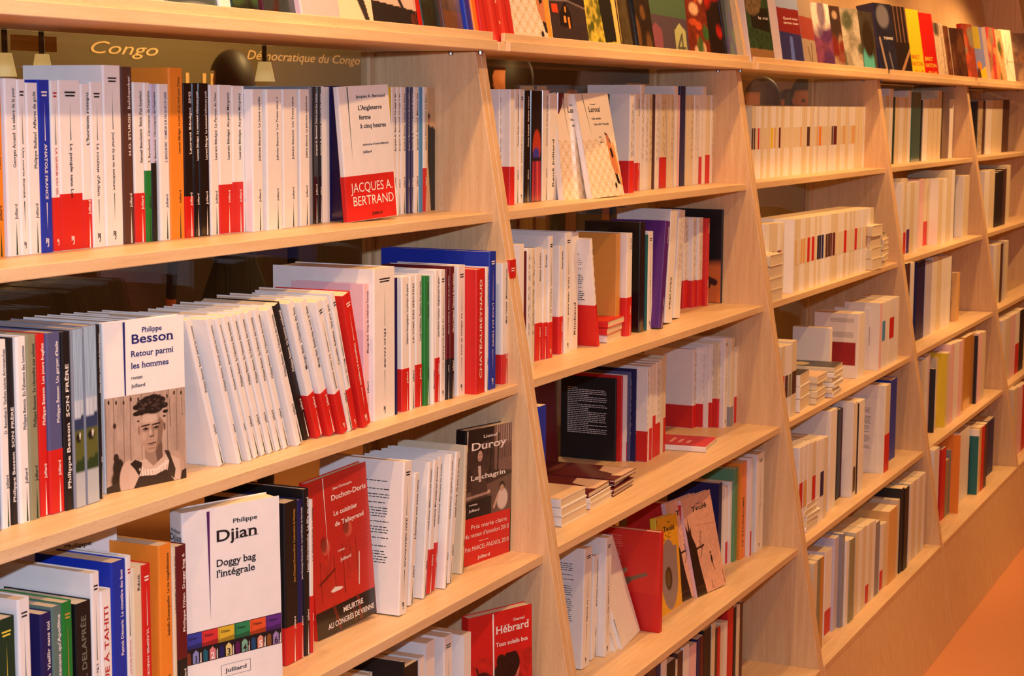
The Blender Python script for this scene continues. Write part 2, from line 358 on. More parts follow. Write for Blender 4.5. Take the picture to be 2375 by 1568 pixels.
for (a, b_, c, e, yy, col, lb) in (
        (1205, 216, 1440, 150, 3.2, (150, 84, 44), 'terracotta panel behind the glass of the second unit'),
        (1214, 205, 1238, 157, 2.6, (222, 190, 140), 'narrow cream card behind the second unit, left one'),
        (1252, 205, 1268, 157, 2.6, (214, 176, 128), 'narrow cream card behind the second unit, right one'),
        (1284, 214, 1314, 172, 2.6, (60, 64, 40), 'dark green framed picture behind the second unit'),
        (1346, 200, 1400, 172, 2.4, (44, 42, 46), 'dark screen behind the glass of the second unit'),
        (1424, 196, 1434, 156, 2.2, (16, 16, 18), 'narrow black post behind the second unit'),
        (1456, 200, 1510, 156, 2.3, (190, 150, 112), 'beige card behind the right end of the second unit'),
        (1722, 248, 1742, 176, 1.9, (226, 208, 150), 'pale green and cream cover behind the third unit'),
        (1748, 248, 1870, 176, 3.3, (150, 138, 110), 'pale grey curtain behind the glass of the third unit')):
    xa_, xb_, za_, zb_ = pxrect(a, b_, c, e, yy)
    o = flat_y('display_panel', xa_, xb_, -5, zb_+0.02, yy, 0.03, mat('panel_%d_%d' % (a, e), col, 0.7), lb, 'panel'); rebase(o)

# ------------------------------------------------------------------ people behind the glass
SKIN = mat('skin', (214, 128, 88), 0.55); HAIR = mat('dark_hair', (34, 20, 18), 0.6)
def person(px, py, y, height, turn, label, shirt, hair_len=0.0):
    """standing figure; (px, py) is where the photograph shows the head"""
    P = upy(px, py, y); root = empty('person', loc=Vector((P[0]*S, P[1]*S, 0))); root.rotation_euler[2] = turn
    tag(root, label, 'person', 'people behind the glass')
    h = height; J = {'pel': (0, 0, .52*h), 'sp': (0, 0, .62*h), 'ch': (0, 0, .74*h), 'nk': (0, .0, .84*h), 'hb': (0, -.005, .875*h)}
    pts = [J['pel'], J['sp'], J['ch'], J['nk'], J['hb']]; rad = [.085, .075, .09, .032, .032]; ed = [(0, 1), (1, 2), (2, 3), (3, 4)]
    def chain(base, ps, rs):
        i = base
        for p, r_ in zip(ps, rs): pts.append(p); rad.append(r_); ed.append((i, len(pts)-1)); i = len(pts)-1
    for s_ in (-1, 1):
        chain(2, [(s_*.11*h, 0, .80*h), (s_*.13*h, 0.01, .64*h), (s_*.135*h, -.03, .49*h), (s_*.135*h, -.045, .45*h)], [.035, .03, .022, .024])
        chain(0, [(s_*.055*h, 0, .49*h), (s_*.06*h, 0, .28*h), (s_*.06*h, .01, .04*h), (s_*.062*h, -.07, .015*h)], [.07, .05, .034, .028])
    me = bpy.data.meshes.new('body'); me.from_pydata(pts, ed, []); o = bpy.data.objects.new('body', me); COL.objects.link(o)
    sk = o.modifiers.new('skin', 'SKIN'); sk.use_smooth_shade = True
    for i, v in enumerate(me.skin_vertices[0].data): v.radius = (rad[i]*h/1.7, rad[i]*h/1.7*0.8); v.use_root = (i == 0)
    su = o.modifiers.new('sub', 'SUBSURF'); su.levels = 1; su.render_levels = 2
    bpy.context.view_layer.update(); dg = bpy.context.evaluated_depsgraph_get(); me2 = bpy.data.meshes.new_from_object(o.evaluated_get(dg))
    bpy.data.objects.remove(o)
    # head: an egg with brow, nose, chin and ears, welded onto the same body mesh
    bm = bmesh.new(); bm.from_mesh(me2); nb = len(bm.verts)
    hc = Vector((0, -.012, .925*h)); bmesh.ops.create_uvsphere(bm, u_segments=28, v_segments=20, radius=1.0)
    bm.verts.ensure_lookup_table()
    for v in bm.verts[nb:]:
        x, yy, z = v.co; t = (z+1)/2; wdt = .073*(0.72+0.34*t-0.12*t*t*t) ; dep = .092
        f = max(0, -yy); nose = math.exp(-((x/.16)**2))*math.exp(-(((z+0.12)/.20)**2))*f*0.024; brow = math.exp(-(((z-0.12)/.10)**2))*f*0.006
        eye = math.exp(-(((abs(x)-.36)/.15)**2))*math.exp(-(((z+0.02)/.09)**2))*f*0.010
        mouth = math.exp(-((x/.3)**2))*math.exp(-(((z+0.48)/.05)**2))*f*-0.004
        ear = math.exp(-((yy/.16)**2))*math.exp(-(((z+0.08)/.2)**2))*(abs(x) > .8)*0.014
        v.co = hc+Vector((x*wdt+math.copysign(ear, x), yy*dep-nose-brow+eye-mouth, z*.118))
    for f in bm.faces: f.smooth = True
    bm.to_mesh(me2); bm.free()
    me2.materials.clear(); me2.materials.append(mat('shirt_%s' % shirt[0], shirt[1], 0.8)); me2.materials.append(SKIN); me2.materials.append(mat('dark_trousers', (30, 28, 34), 0.8))
    for p in me2.polygons:
        z = p.center.z; x = abs(p.center.x)
        p.material_index = 1 if z > .845*h or (x > .115*h and z < .5*h) else (2 if z < .52*h else 0)
    me2.name = 'body'; bo = bpy.data.objects.new('body', me2); COL.objects.link(bo); bo.parent = root
    bm = bmesh.new(); bmesh.ops.create_uvsphere(bm, u_segments=24, v_segments=16, radius=1.0)
    bmesh.ops.delete(bm, geom=[v for v in bm.verts if v.co.z < (-0.55-hair_len if v.co.y > 0.1 else 0.30)], context='VERTS')
    for v in bm.verts: v.co = hc+Vector((v.co.x*.086, v.co.y*.105+.006, v.co.z*.13+.004))
    for f in bm.faces: f.smooth = True
    mh = bpy.data.meshes.new('hair'); bm.to_mesh(mh); bm.free(); mh.materials.append(HAIR); ho = bpy.data.objects.new('hair', mh); COL.objects.link(ho); ho.parent = root
    for s_ in (-1, 1):
        v, f = [], []
        bm = bmesh.new(); bmesh.ops.create_uvsphere(bm, u_segments=10, v_segments=8, radius=.0105)
        for w in bm.verts: w.co += hc+Vector((s_*.028, -.080, -.004))
        me_ = bpy.data.meshes.new('eye'); bm.to_mesh(me_); bm.free(); me_.materials.append(mat('eye_dark', (24, 16, 14), 0.2)); eo = bpy.data.objects.new('eye', me_); COL.objects.link(eo); eo.parent = root
    return root
def hgt_at(px, py, y): return (upy(px, py, y)[2]+5)*S/0.925
person(540, 190, 8.5, hgt_at(540, 196, 8.5), 2.6, 'person with dark hair behind the nearest unit, under the big letters', ('black', (22, 20, 24)))
person(1190, 190, 7.0, hgt_at(1190, 186, 7.0), 2.9, 'dark haired person seen from behind through the second unit', ('brown', (70, 44, 34)))
person(1770, 232, 5.2, hgt_at(1770, 236, 5.2), 3.0, 'person with a large dark head of hair behind the left of the third unit', ('dark', (34, 24, 24)), 0.2)
person(1829, 240, 9.0, hgt_at(1829, 246, 9.0), 2.8, 'small dark head between two others behind the third unit', ('grey', (70, 62, 60)))
person(1868, 222, 4.6, hgt_at(1868, 232, 4.6), -1.1, 'person whose lit face shows behind the middle of the third unit', ('red', (120, 50, 34)))
# ------------------------------------------------------------------ books
used_labels = set(); stuffV, stuffF, stuffC = [], [], []
def uniq(l):
    assert 1 <= len(l.split()) <= 18, l
    while l in used_labels: l += ', likewise'
    used_labels.add(l); return l
def book_shell(t, h, D, g=0.0009):
    """plan outline of a bound cover (spine towards -y, fore edge open towards +y), metres"""
    r = min(0.0022, t*0.3); a = t/2
    out = [(-a, D), (-a, r), (-a+r*0.3, r*0.3), (-a+r, 0), (a-r, 0), (a-r*0.3, r*0.3), (a, r), (a, D)]
    g = min(g, t*0.2); inn = [(a-g, D), (a-g, r+g*0.4), (a-r-g*0.2, g), (-a+r+g*0.2, g), (-a+g, r+g*0.4), (-a+g, D)]
    return prism(out+inn, 0, h)
def concave_fix(vf):
    # caps of the U outline as quads
    v, f = vf; n = 14; f = f[2:]
    quads = [(0, 1, 12, 13), (1, 2, 3, 11, 12), (3, 4, 10, 11), (4, 5, 6, 9, 10), (6, 7, 8, 9)]
    for q in quads: f.append(tuple(reversed(q))); f.append(tuple(i+n for i in q))
    return v, f
def build_book(mw, t, h, D, c, gloss=False, band=None, c2=None, c2z=None, ink=None, label='', group='', label_patch=None, pages=True, title=None, style='', extra=None, textc=None, backtext=False, fronttext=None, name='book'):
    root = empty(name, mw)
    tag(root, uniq(label), 'book', group)
    v, f = concave_fix(book_shell(t, h, D))
    if c2:                                                            # two-colour cover: lower part in another colour
        n = 14; zz = c2z
        vv = [p for p in v[:n]]+[(p[0], p[1], zz) for p in v[:n]]+[p for p in v[n:]]
        ff, mi = [], []
        for q in f:
            if all(i < n for i in q): ff.append(q); mi.append(1)
            elif all(i >= n for i in q): ff.append(tuple(i+n for i in q)); mi.append(0)
            else:
                ff.append(tuple(i if i < n else i for i in q)); mi.append(1)
                ff.append(tuple(i+n for i in q)); mi.append(0)
        mesh_obj('cover', vv, ff, None, root, [cover_mat(c, gloss), cover_mat(c2, gloss)], mi)
    else: mesh_obj('cover', v, f, cover_mat(c, gloss), root)
    g = 0.0012
    if pages:
        e = 0.0015; v, f = box(-t/2+0.0006, t/2-0.0006, 0.0012, D-0.003, e, h-e); mesh_obj('page_block', v, f, PAGES, root)
    if band:
        bh, bc = band; o = 0.0005; v, f = concave_fix(book_shell(t+2*o, bh, D*0.98)); v = [(p[0], p[1]-o, p[2]+0.0006) for p in v]
        mesh_obj('paper_band', v, f, cover_mat(bc, gloss), root)
    if label_patch:
        z0, z1, pc = label_patch; k = Ink(); k.quad([(-t*0.42, z0), (t*0.42, z0), (t*0.42, z1), (-t*0.42, z1)], lambda a, b: (a, -0.0003, b), cover_mat(pc)); k.build('spine_label', root)
    tc = textc or ('w' if c in DARK else 'k'); off = -0.0002-(0.0006 if band else 0)
    k = Ink(); up = lambda a, b: (-b, off, a); dn = lambda a, b: (b, off, a)
    upm = lambda cx: (lambda a, b: (cx-b, off, a)); dnm = lambda cx: (lambda a, b: (cx+b, off, -a))
    bz = band[0] if band else 0
    if style == 'J' and title:                                        # small paperback spine, reading upwards
        cap = min(t*0.34, 0.0052); cx = t*0.5-cap*0.35-0.0008 if t < 0.012 else t*0.18+cap*0.36
        z0 = h*0.49; span = h*0.45
        V, F, w = text2d(title, cap/0.72, True, 2); sx = min(1.35, span/w); V = [(p[0]*sx, p[1]) for p in V]
        zs = h*0.95-w*sx
        k.add(V, F, (lambda a, b: (cx-b, off, zs+a)), tc)
        V, F, w = text2d('Julliard', cap/0.72*0.9, True, 2); k.add(V, F, (lambda a, b: (cx-b, off, h*0.21+a)), 'w' if (band or c2) and bz > h*.2 else tc)
        nx = cx-cap*0.45; nc = 'w' if (c in DARK or band) else 'g'
        k.quad([(nx-cap*0.28, 0.001), (nx+cap*0.28, 0.001), (nx, h*0.2)], lambda a, b: (a, off, b), nc)
    elif style == 'R' and title:                                      # tall series spine, reading downwards between two needles
        cap = min(t*0.24, 0.0052); V, F, w = text2d(title, cap/0.72, True, 2); sx = min(1.5, h*0.32/w) if len(title) > 6 else 1.2
        V = [(p[0]*sx, p[1]) for p in V]; L = w*sx; zm = h*0.47; z1 = zm+L/2
        k.add(V, F, (lambda a, b: (-cap*0.4+b, off, z1-a)), tc)
        nc = tc if c in DARK else 'g'
        k.quad([(-0.0007, z1+0.004), (0.0007, z1+0.004), (0, h*0.88)], lambda a, b: (a, off, b), nc)
        if not band or bz < zm-L/2-0.006: k.quad([(0, max(bz, h*0.13)), (0.0008, zm-L/2-0.004), (-0.0008, zm-L/2-0.004)], lambda a, b: (a, off, b), nc)
        for i, ww in enumerate((t*0.5, t*0.44)):
            k.quad([(-ww/2, h*0.925-i*0.004), (ww/2, h*0.925-i*0.004), (ww/2, h*0.925-i*0.004+0.002), (-ww/2, h*0.925-i*0.004+0.002)], lambda a, b: (a, off, b), tc)
        s_ = min(t*0.42, 0.009); lc = 'w' if band or c in DARK else tc
        V, F, w = text2d('R', s_, True, 2); k.add(V, F, (lambda a, b: (a-w*0.75, off, h*0.055+b)), lc)
        V, F, w = text2d('J', s_*1.25, True, 2); k.add(V, F, (lambda a, b: (a-w*0.1, off, h*0.045+b)), lc)
    elif style == 'X' and title:                                      # plain big spine line, reading upwards
        cap = min(t*0.42, 0.009); V, F, w = text2d(title, cap/0.72, True, 2); sx = min(1.5, h*0.8/w)
        k.add([(p[0]*sx, p[1]) for p in V], F, (lambda a, b: (cap*0.4-b, off, h*0.12+a)), tc)
    elif style == 'H':
        for s_, zz, sz in (title.split('/')[0], h*0.895, 0.007), (title.split('/')[1], h*0.855, 0.0125):
            V, F, w = text2d(s_, sz, True, 3); k.add(V, F, (lambda a, b, w=w, zz=zz: (a-w/2, off, zz+b)), tc)
    elif style == 'd':                                                # print too fine to read: broken fine lines
        for cxx in ((-t*0.08, t*0.2) if t > 0.012 else (t*0.1,)):
            z = h*0.3
            while z < h*0.92:
                L = random.uniform(0.004, 0.014)
                k.quad([(cxx-0.0006, z), (cxx+0.0006, z), (cxx+0.0006, z+L), (cxx-0.0006, z+L)], lambda a, b: (a, off, b), tc); z += L+random.uniform(0.002, 0.012)
    k.build('spine_lettering', root)
    if backtext:                                                      # blurb on the back cover (its left side here)
        k = Ink(); x_ = -t/2-0.0002-(0.0006 if band else 0); tcc = backtext if isinstance(backtext, str) else tc
        z = h*0.86
        while z > max(h*0.30, bz+0.01):
            u = D*0.12
            end = D*random.choice((0.80, 0.82, 0.82, 0.84, 0.5)) if random.random() < .93 else D*0.3
            while u < end:
                L = random.uniform(0.003, 0.010); u2 = min(end, u+L)
                k.quad([(u, z), (u2, z), (u2, z+0.0013), (u, z+0.0013)], lambda a, b: (x_, D-a, b), tcc); u = u2+0.0015
            z -= 0.0042 if random.random() < .9 else 0.009
        k.build('back_cover_text', root)
    if extra: extra(root, t, h, D)
    return root
BOOKS = []
COLNAME = {1: 'upper', 2: 'second', 3: 'third', 4: 'fourth', 5: 'lowest'}
def parse_row(b, k, y0, text, D=0.43, group=None):
    """one row of spines, read off the photograph: xl xr ytop colour style flags | lettering"""
    z = ZK[k]; out = []; prev = None
    for ln in text.strip().split('\n'):
        if '|' in ln: a, title = ln.split('|', 1); title = title.strip()
        else: a, title = ln, ''
        tk = a.split(); xl, xr, yt, c, st = float(tk[0]), float(tk[1]), float(tk[2]), tk[3], tk[4]; o = dict(z.split('=') for z in tk[5:])
        y = float(o['y']) if 'y' in o else y0
        row = float(o['r']) if 'r' in o else None
        if 'Y' in o:
            row = float(o['Y']); y = upz(xl, row, z)[1]; y = max(sfront(k)+0.02, min(0.36, y))
            if b >= 3: y = max(y0-0.1, min(y0+0.1, y)); row = None
        if row is None:
            row = 800.0
            for _ in range(8):
                P = upy(xl, row, y); row = proj([P[0], y, z])[1]
        PL = upy(xl, row, y); PR = upy(xr, row, y)
        lean = 0.0
        if 't' in o:
            T = upy(float(o['t']), yt, y); dx, dz = T[0]-PL[0], T[2]-z
            if row != 800.0 and abs(PL[2]-z) > 0.02: dz0 = T[2]-PL[2]; lean = math.atan2(-dx, dz0)
            else: lean = math.atan2(-dx, dz)
            h = math.hypot(dx, dz)
        else: h = height_to([PL[0], y, z], yt)
        if 'h' in o: h = float(o['h'])
        xl_, xr_ = PL[0], PR[0]
        if row and abs(PL[2]-z) > 0.02 and lean: sh = (z-PL[2])*math.tan(lean); xl_ -= sh; xr_ -= sh
        xc = (xl_+xr_)/2; t = xr_-xl_
        th_ = max(t, 0.013)
        out.append(dict(b=b, k=k, xl=xl_, xr=xl_+th_, y=y, h=min(h, 0.99 if k < 5 else 0.99), lean=lean, c=c, st=st, o=o, title=title, D=float(o.get('D', D)), px=(xr-xl)*abs(row-yt), yt=yt))
    # keep upright neighbours from running into one another
    for i in range(1, len(out)):
        p, q = out[i-1], out[i]
        if abs(p['lean']) < 0.02 and abs(q['lean']) < 0.02 and q['xl'] < p['xr']+0.0008:
            mid = (q['xl']+p['xr'])/2
            if p['y'] < q['y']-0.03: q['xl'] = p['xr']+0.0008
            else: p['xr'] = max(p['xl']+0.012, min(p['xr'], mid-0.0004)); q['xl'] = p['xr']+0.0008
            if q['xr'] < q['xl']+0.012: q['xr'] = q['xl']+0.012
    for i, e in enumerate(out): e['i'] = i; e['n'] = len(out); BOOKS.append(e)
ORD = ['', 'first', 'second', 'third', 'fourth', 'fifth', 'sixth', 'seventh', 'eighth', 'ninth', 'tenth']
def ordn(n):
    if n <= 10: return ORD[n]
    return '%d%s' % (n, 'th' if 10 <= n % 100 <= 20 else {1: 'st', 2: 'nd', 3: 'rd'}.get(n % 10, 'th'))
# rows of spines: xl xr ytop colour style flags | lettering   (b = top of the red band, t = x of the leaning spine's top)
parse_row(1, 1, 0.335, '''
-14 14 186 O J |René de Obaldia  Exobiographie
22 50 182 W J |Georges Arnaud  Le salaire de la peur
51 70 184 W R |Une courte éternité
71 98 192 W J |Philippe Balland  Affaires de goût
99 125 185 B R n=1 tc=w |ANATOLE FRANCE
127 144 188 W R b=460 tc=r |LA SAVEUR DU SEL
145 195 186 W R b=452 |Le peuple sans Loi
196 216 195 W J b=465 |L'horizon rompu
218 246 190 W R |La couleur d'Adam
248 288 151 W R |Journal de ma vie extérieure
290 314 155 E J |H.O. STURGIS  Belchamber
316 339 191 W J b=450 |Samuel Benchetrit  Récit d'un branleur
341 355 192 W J c2=G z=0.45 |S. Benchetrit  Chroniques de l'asphalte
356 368 195 I J c2=K z=0.5 |S. Benchetrit  Chroniques de l'asphalte
374 397 195 W J tc=n |S. BENCHETRIT  COMÉDIE SUR UN QUAI DE GARE
399 430 157 O J |Laurent Bénégui  Le jour où j'ai voté pour Chirac
432 452 194 K J g=1 c2=R z=0.27 |Laurent Bénégui  SMS
453 466 194 K J g=1 |Laurent Bénégui  Le tournesol infiniment petit
467 489 193 K J g=1 |Laurent Bénégui  Le tournesol infiniment petit
491 510 197 W J |Laurent Bénégui  La Paresse de Dieu
512 542 197 W J b=430 |Laurent Bénégui  Au petit Marguery
543 566 199 W J b=424 |Laurent Bénégui  Au petit Marguery
567 578 200 W J |Laurent Bénégui  Le Roman des quarks
580 612 207 W J y=0.29 |Juliette Benzoni  La jeune mariée
622 657 208 W J y=0.28 |Juliette Benzoni  Les Treize vents 2
659 692 208 W J y=0.30 |Juliette Benzoni  Les Treize vents
698 720 207 W J y=0.32 |Juliette Benzoni  La princesse mandchoue
721 727 202 H - y=0.36
728 739 201 K J g=1 y=0.36 |Jacques A. Bertrand  J'aime pas les autres
740 748 201 K J g=1 y=0.36 |Jacques A. Bertrand  J'aime pas les autres
749 754 201 W J y=0.36 |J. A. Bertrand  La petite fille qui se souvenait
755 759 202 W J y=0.36 |J. A. Bertrand  Derniers camps de base
760 765 202 W J y=0.36 |J. A. Bertrand  L'infini et des poussières
768 796 200 N - y=0.40 g=1
797 826 200 N - y=0.40 g=1
827 856 200 N - y=0.40 g=1
857 890 201 N J y=0.39 g=1 |Jacques A. Bertrand  Les sales bêtes
891 898 202 W J y=0.38 |J. A. Bertrand  La petite fille qui se souvenait
899 909 202 Y - y=0.38 c2=R z=0.25
910 921 202 W J y=0.38 |Jacques A. Bertrand  Le sage a dit
922 930 202 W J y=0.38 |Jacques A. Bertrand  Le sage a dit
931 942 202 W J y=0.38 |Jacques A. Bertrand  Tristesse de la Balance
944 951 202 N J y=0.38 g=1 |Jacques A. Bertrand  La Course du chevau-léger
952 960 202 N J y=0.38 g=1 |Jacques A. Bertrand  Le pas du loup
961 972 202 W J y=0.38 |Jacques A. Bertrand  Mémoire vive
973 981 202 S - y=0.38
982 990 202 W J y=0.38 b=391 |Jacques A. Bertrand  Tristesse de la Balance
991 1016 203 F - y=0.38 x=fig
1018 1022 203 K J y=0.38 g=1 |J. A. Bertrand  J'aime pas les autres
1023 1031 203 N J y=0.38 g=1 |Jacques A. Bertrand  Les sales bêtes
''')
parse_row(1, 2, 0.05, '''
-10 4 787 N J Y=1236 |Daniel Besnehard  Vaches noires
8 27 790 W J Y=1228 |D. Besnehard  Vaches noires Arromanches
29 46 786 K X Y=1219 |Philippe Besson  SON FRÈRE
48 72 783 W J Y=1216 |Philippe Besson  En l'absence des hommes
74 95 778 V J Y=1208 |Philippe Besson  Se résoudre aux adieux
96 116 777 R J Y=1200 |Philippe Besson  Les jours fragiles
119 151 774 A J Y=1195 b=1048 |Philippe Besson  Un garçon d'Italie
154 174 771 K X Y=1186 |Philippe Besson  SON FRÈRE
176 200 764 H J Y=1181 x=land tc=n |Philippe Besson  La trahison
203 232 757 H J Y=1172 x=land tc=n |Philippe Besson  La trahison
234 241 754 K J Y=1158 |Philippe Besson  La trahison de Thomas Spencer
250 276 748 W - y=0.22
278 304 746 W - y=0.22
306 333 743 W - y=0.22
335 362 741 W - y=0.22
364 392 738 W - y=0.22
394 424 736 W - y=0.22
509 522 745 W J Y=1083 t=431 nd=n |Philippe Besson  Retour parmi les hommes
554 565 743 W J Y=1077 t=479 nd=n |Philippe Besson  Retour parmi les hommes
580 589 741 W J Y=1070 t=501 nd=n |Philippe Besson  Retour parmi les hommes
591 605 738 W J Y=1064 t=516 |Philippe Besson  En l'absence des hommes
608 621 735 W J Y=1058 t=535 |Philippe Besson  En l'absence des hommes
625 638 731 W J Y=1053 t=552 |Philippe Besson  En l'absence des hommes
643 656 727 W J Y=1047 t=571 |Philippe Besson  En l'absence des hommes
660 672 720 W J Y=1042 t=589 |Philippe Besson  En l'absence des hommes
690 705 722 W J Y=1035 t=618 |Philippe Besson  En l'absence des hommes
708 722 711 K J Y=1022 t=636 |Philippe Besson  Un homme accidentel
736 751 706 W J Y=1018 t=667 b=914 |Mongo Beti  L'histoire du fou
765 781 703 W J Y=1013 t=696 b=909 |Mongo Beti  Branle-bas en noir et blanc
795 808 703 W R Y=1008 t=732 b=911 |Le tueur assassiné
809 820 697 W J Y=1002 t=750 |Cesualdo Bufalino  Qui pro quo
821 831 683 W R Y=998 t=766 b=902 |Mens sua
844 862 688 R R Y=993 t=795 tc=w |L'impératrice et le mandarin
846 860 660 P J y=-0.02 r=975 |Mongo Beti  Trop de soleil tue l'amour
866 917 626 W R Y=979 n=1 D=0.6 |FÉLIX FAURE
918 922 645 N J Y=962 |La lune d'enfer
933 950 644 W J Y=957 b=858 |Stéphane Bourguignon  Le principe du geyser
951 963 642 W J Y=952 |LA VOIX DES SPECTRES
965 979 638 W J Y=946 b=848 |Louis Calaferte  Requiem des innocents
986 1000 642 G J Y=942 tc=k |Cases  Cahiers
1001 1009 638 W X Y=940 |Marcovaldo
1010 1020 629 W J Y=934 b=832 |Jean Pierre Carasso  Singlopuque le gitan
1022 1034 627 W R Y=931 |LE GÈNE SACRILÈGE
1035 1043 625 M J Y=928 c2=K z=0.31 |Gérard Chaliand  Mémoire de ma mémoire
1044 1054 620 M J Y=926 c2=K z=0.31 |Gérard Chaliand  Mémoire de ma mémoire
1062 1080 617 W R Y=919 |Le château de verre
1104 1125 626 R X Y=916 n=1 tc=w c3=1 |CHATEAUREYNAUD
1127 1133 620 W J Y=908 |Le guépard et le banc
1135 1150 585 B R Y=905 tc=w D=0.7 |L'AXE DU TEMPS
1164 1178 611 W J Y=893 b=824 |Max Chaleil  Métamorphoses
1180 1196 604 R R Y=889 n=1 tc=w |PHILIPPE SOLLERS
''')
parse_row(1, 3, -0.13, '''
-4 38 1442 D R r=1560 tc=y |Le jardin
46 74 1393 W R r=1560 D=0.52 |Le souffle
98 123 1427 N J r=1560 |Cyprien  Vieillir sans toi
124 147 1410 J J r=1560 |Maintenant qu'Apolline
148 171 1400 G R r=1560 tc=o |La vigne
180 215 1403 K X r=1560 n=1 tc=J0 |CATHERINE L. DELAPRÉE
217 236 1331 W R r=1560 D=0.6 |L'île des
238 262 1373 W X r=1560 tc=r |BIENVENUE À TAHITI
264 297 1307 B J r=1560 D=0.55 |Patrick Démerin  Le cimetière des ânes
298 310 1292 W R r=1560 n=1 tc=r D=0.5 |GEORGES BIDAULT
312 333 1318 C J r=1560 |Récit
334 354 1313 R R r=1560 n=1 tc=w |VLADIMIR NABOKOV
374 403 1268 O J r=1560 D=0.5 |Isabelle Desesquelles  La vie magdalénienne
405 413 1271 C J r=1560 |I. Desesquelles  Je me souviens de tout
415 437 1269 M J r=1560 c2=K z=0.35 |Philippe Djian  Doggy bag 6
664 694 1169 K J r=1550 b=1460 tc=o |Jean-Christophe Duchon-Doris  L'embouchure du Mississipy
695 705 1161 N J r=1545 b=1447 |Jean-Christophe Duchon-Doris  Les nuits blanches du Chat botté
708 720 1136 K J r=1520 |Jean-Christophe  La fille au pied
721 729 1161 W J r=1498 b=1385 |J.-C. Duchon-Doris  Le cuisinier
925 944 1075 W R Y=1432 t=938 n=1 D=0.5 bt=1 |JEAN GIRAUDOUX
948 959 1101 W J Y=1408 t=963 |L'homme aux yeux verts
980 988 1075 W J Y=1391 t=996 |Lionel Duroy  Méfiez-vous des écrivains
990 1001 1070 W J Y=1382 t=1008 b=1282 |Lionel Duroy  Mon premier jour de bonheur
1002 1010 1062 W J Y=1373 t=1019 b=1265 |Lionel Duroy  Méfiez-vous des écrivains
1030 1037 1057 W J Y=1368 t=1046 |Lionel Duroy  Un jour je te tuerai
1038 1048 1052 W J Y=1357 t=1059 |Lionel Duroy  Un jour je te tuerai
1069 1076 1036 C J Y=1333 t=1080 |Lionel Duroy  Des hommes éblouissants
''')
parse_row(1, 4, -0.17, '''
850 862 1566 C - y=-0.1
863 876 1560 C - y=-0.1
890 935 1563 K - r=1565 y=-0.28
938 969 1550 K - r=1565 y=-0.26
972 985 1528 W d r=1565 y=-0.22
988 1008 1494 W d r=1565 y=-0.2
1030 1050 1479 W R r=1565 y=-0.2 |Amélie
1076 1092 1475 W J r=1565 y=-0.24 |L'art est affaire
1234 1278 1385 E - r=1565 y=-0.12 D=0.36 x=cave
''')
parse_row(2, 1, 0.30, '''
1158 1172 207 W d
1173 1193 207 W J b=388 y=0.24
1194 1204 207 W J |Yasmina Khadra  L'imposture des mots
1205 1214 207 W R |Ce que le jour
1215 1229 210 K J g=1 |Denis Labayle  Parfum d'ébène
1231 1256 210 K J g=1 x=paint |Tango massaï
1257 1272 210 W J g=1 |Fouad Laroui  La femme la plus riche
1273 1292 217 W X n=1 |René Julliard
1293 1307 215 M J g=1 |Fouad Laroui  La vieille dame
1400 1412 218 D - y=0.33
1459 1469 218 W d b=374 y=0.2
1471 1483 218 W J b=379 |Les dents
1484 1493 197 W d
1494 1502 219 W d
1503 1511 219 C d
1512 1517 219 E -
1518 1528 218 W d
1530 1544 219 C d b=366
1545 1552 219 C d
1553 1561 219 C d
1562 1569 200 W d
1570 1574 221 P -
1575 1587 200 N - D=0.5
1588 1596 221 C d
1597 1607 221 C d
1608 1618 221 W d g=1
1619 1626 221 W - b=364
1627 1634 201 W d D=0.5
1635 1645 221 C - b=360
1646 1656 221 W d g=1
1657 1671 222 I d g=1
1673 1688 185 K d g=1 D=0.56 tc=o
''')
parse_row(2, 2, -0.02, '''
1205 1215 568 W R r=650 |Lettres
1216 1221 583 M - r=650
1222 1231 578 W d r=800
1232 1240 578 C d r=820
1241 1257 575 W J Y=839 b=752 |Annie Leclerc
1258 1269 578 W J Y=835 b=750 |Rouge
1270 1281 548 W R Y=833 b=749 |L'homme du
1296 1305 571 W J Y=823 b=736 |Autopsie
1310 1324 539 W R Y=820 n=1 D=0.55 tc=k |PAUL VERLAINE
1325 1340 540 W X Y=812 n=1 |Rimbaud
1386 1391 556 W d Y=805 t=1369 bt=1 b=708
1428 1437 543 L - y=0.12
1452 1464 542 W J y=0.08 b=692 |La vie
1482 1494 516 K - Y=772 g=1
1495 1500 545 T - Y=768 g=1
1501 1512 538 W R Y=766 |L'art
1528 1538 516 U J Y=765 t=1545 |L'homme
1543 1559 490 W X Y=754 t=1557 |PREUVES
1563 1577 490 W d Y=742 t=1576
1584 1598 506 W d Y=717 b=652
1600 1614 506 W d Y=716 b=652
1616 1631 506 W d Y=713 b=651
1633 1643 508 R J Y=711 |Rouge
1672 1684 486 K - Y=704 D=0.55 x=orange
''')
parse_row(2, 3, -0.17, '''
1251 1266 944 B - r=1040 y=-0.2
1427 1434 879 K - Y=1071 D=0.56 bt=g tc=w
1436 1447 874 R J Y=1073 D=0.9 |Rouge
1448 1452 872 W - Y=1072 b=1026
1453 1463 866 A d Y=1074
1464 1475 860 N d Y=1075
1486 1495 858 W d Y=1079 b=1002
1497 1503 856 W d Y=1073
1504 1511 851 W d Y=1070 b=995
1512 1519 846 W d Y=1064 b=966
1520 1530 840 W d Y=1059 b=984
1531 1536 834 C d Y=1054
1537 1542 826 C d Y=1050 b=970
1606 1620 811 W d Y=994 b=942
1622 1634 808 W d Y=995 b=938
1635 1643 805 W d Y=995
1644 1653 800 W d Y=995 b=935
1660 1671 796 C d Y=995 b=926
1675 1689 786 W R Y=994 |L'amour
1690 1700 786 C - Y=991 c2=H z=0.22
1701 1707 805 W - Y=984 b=922
''')
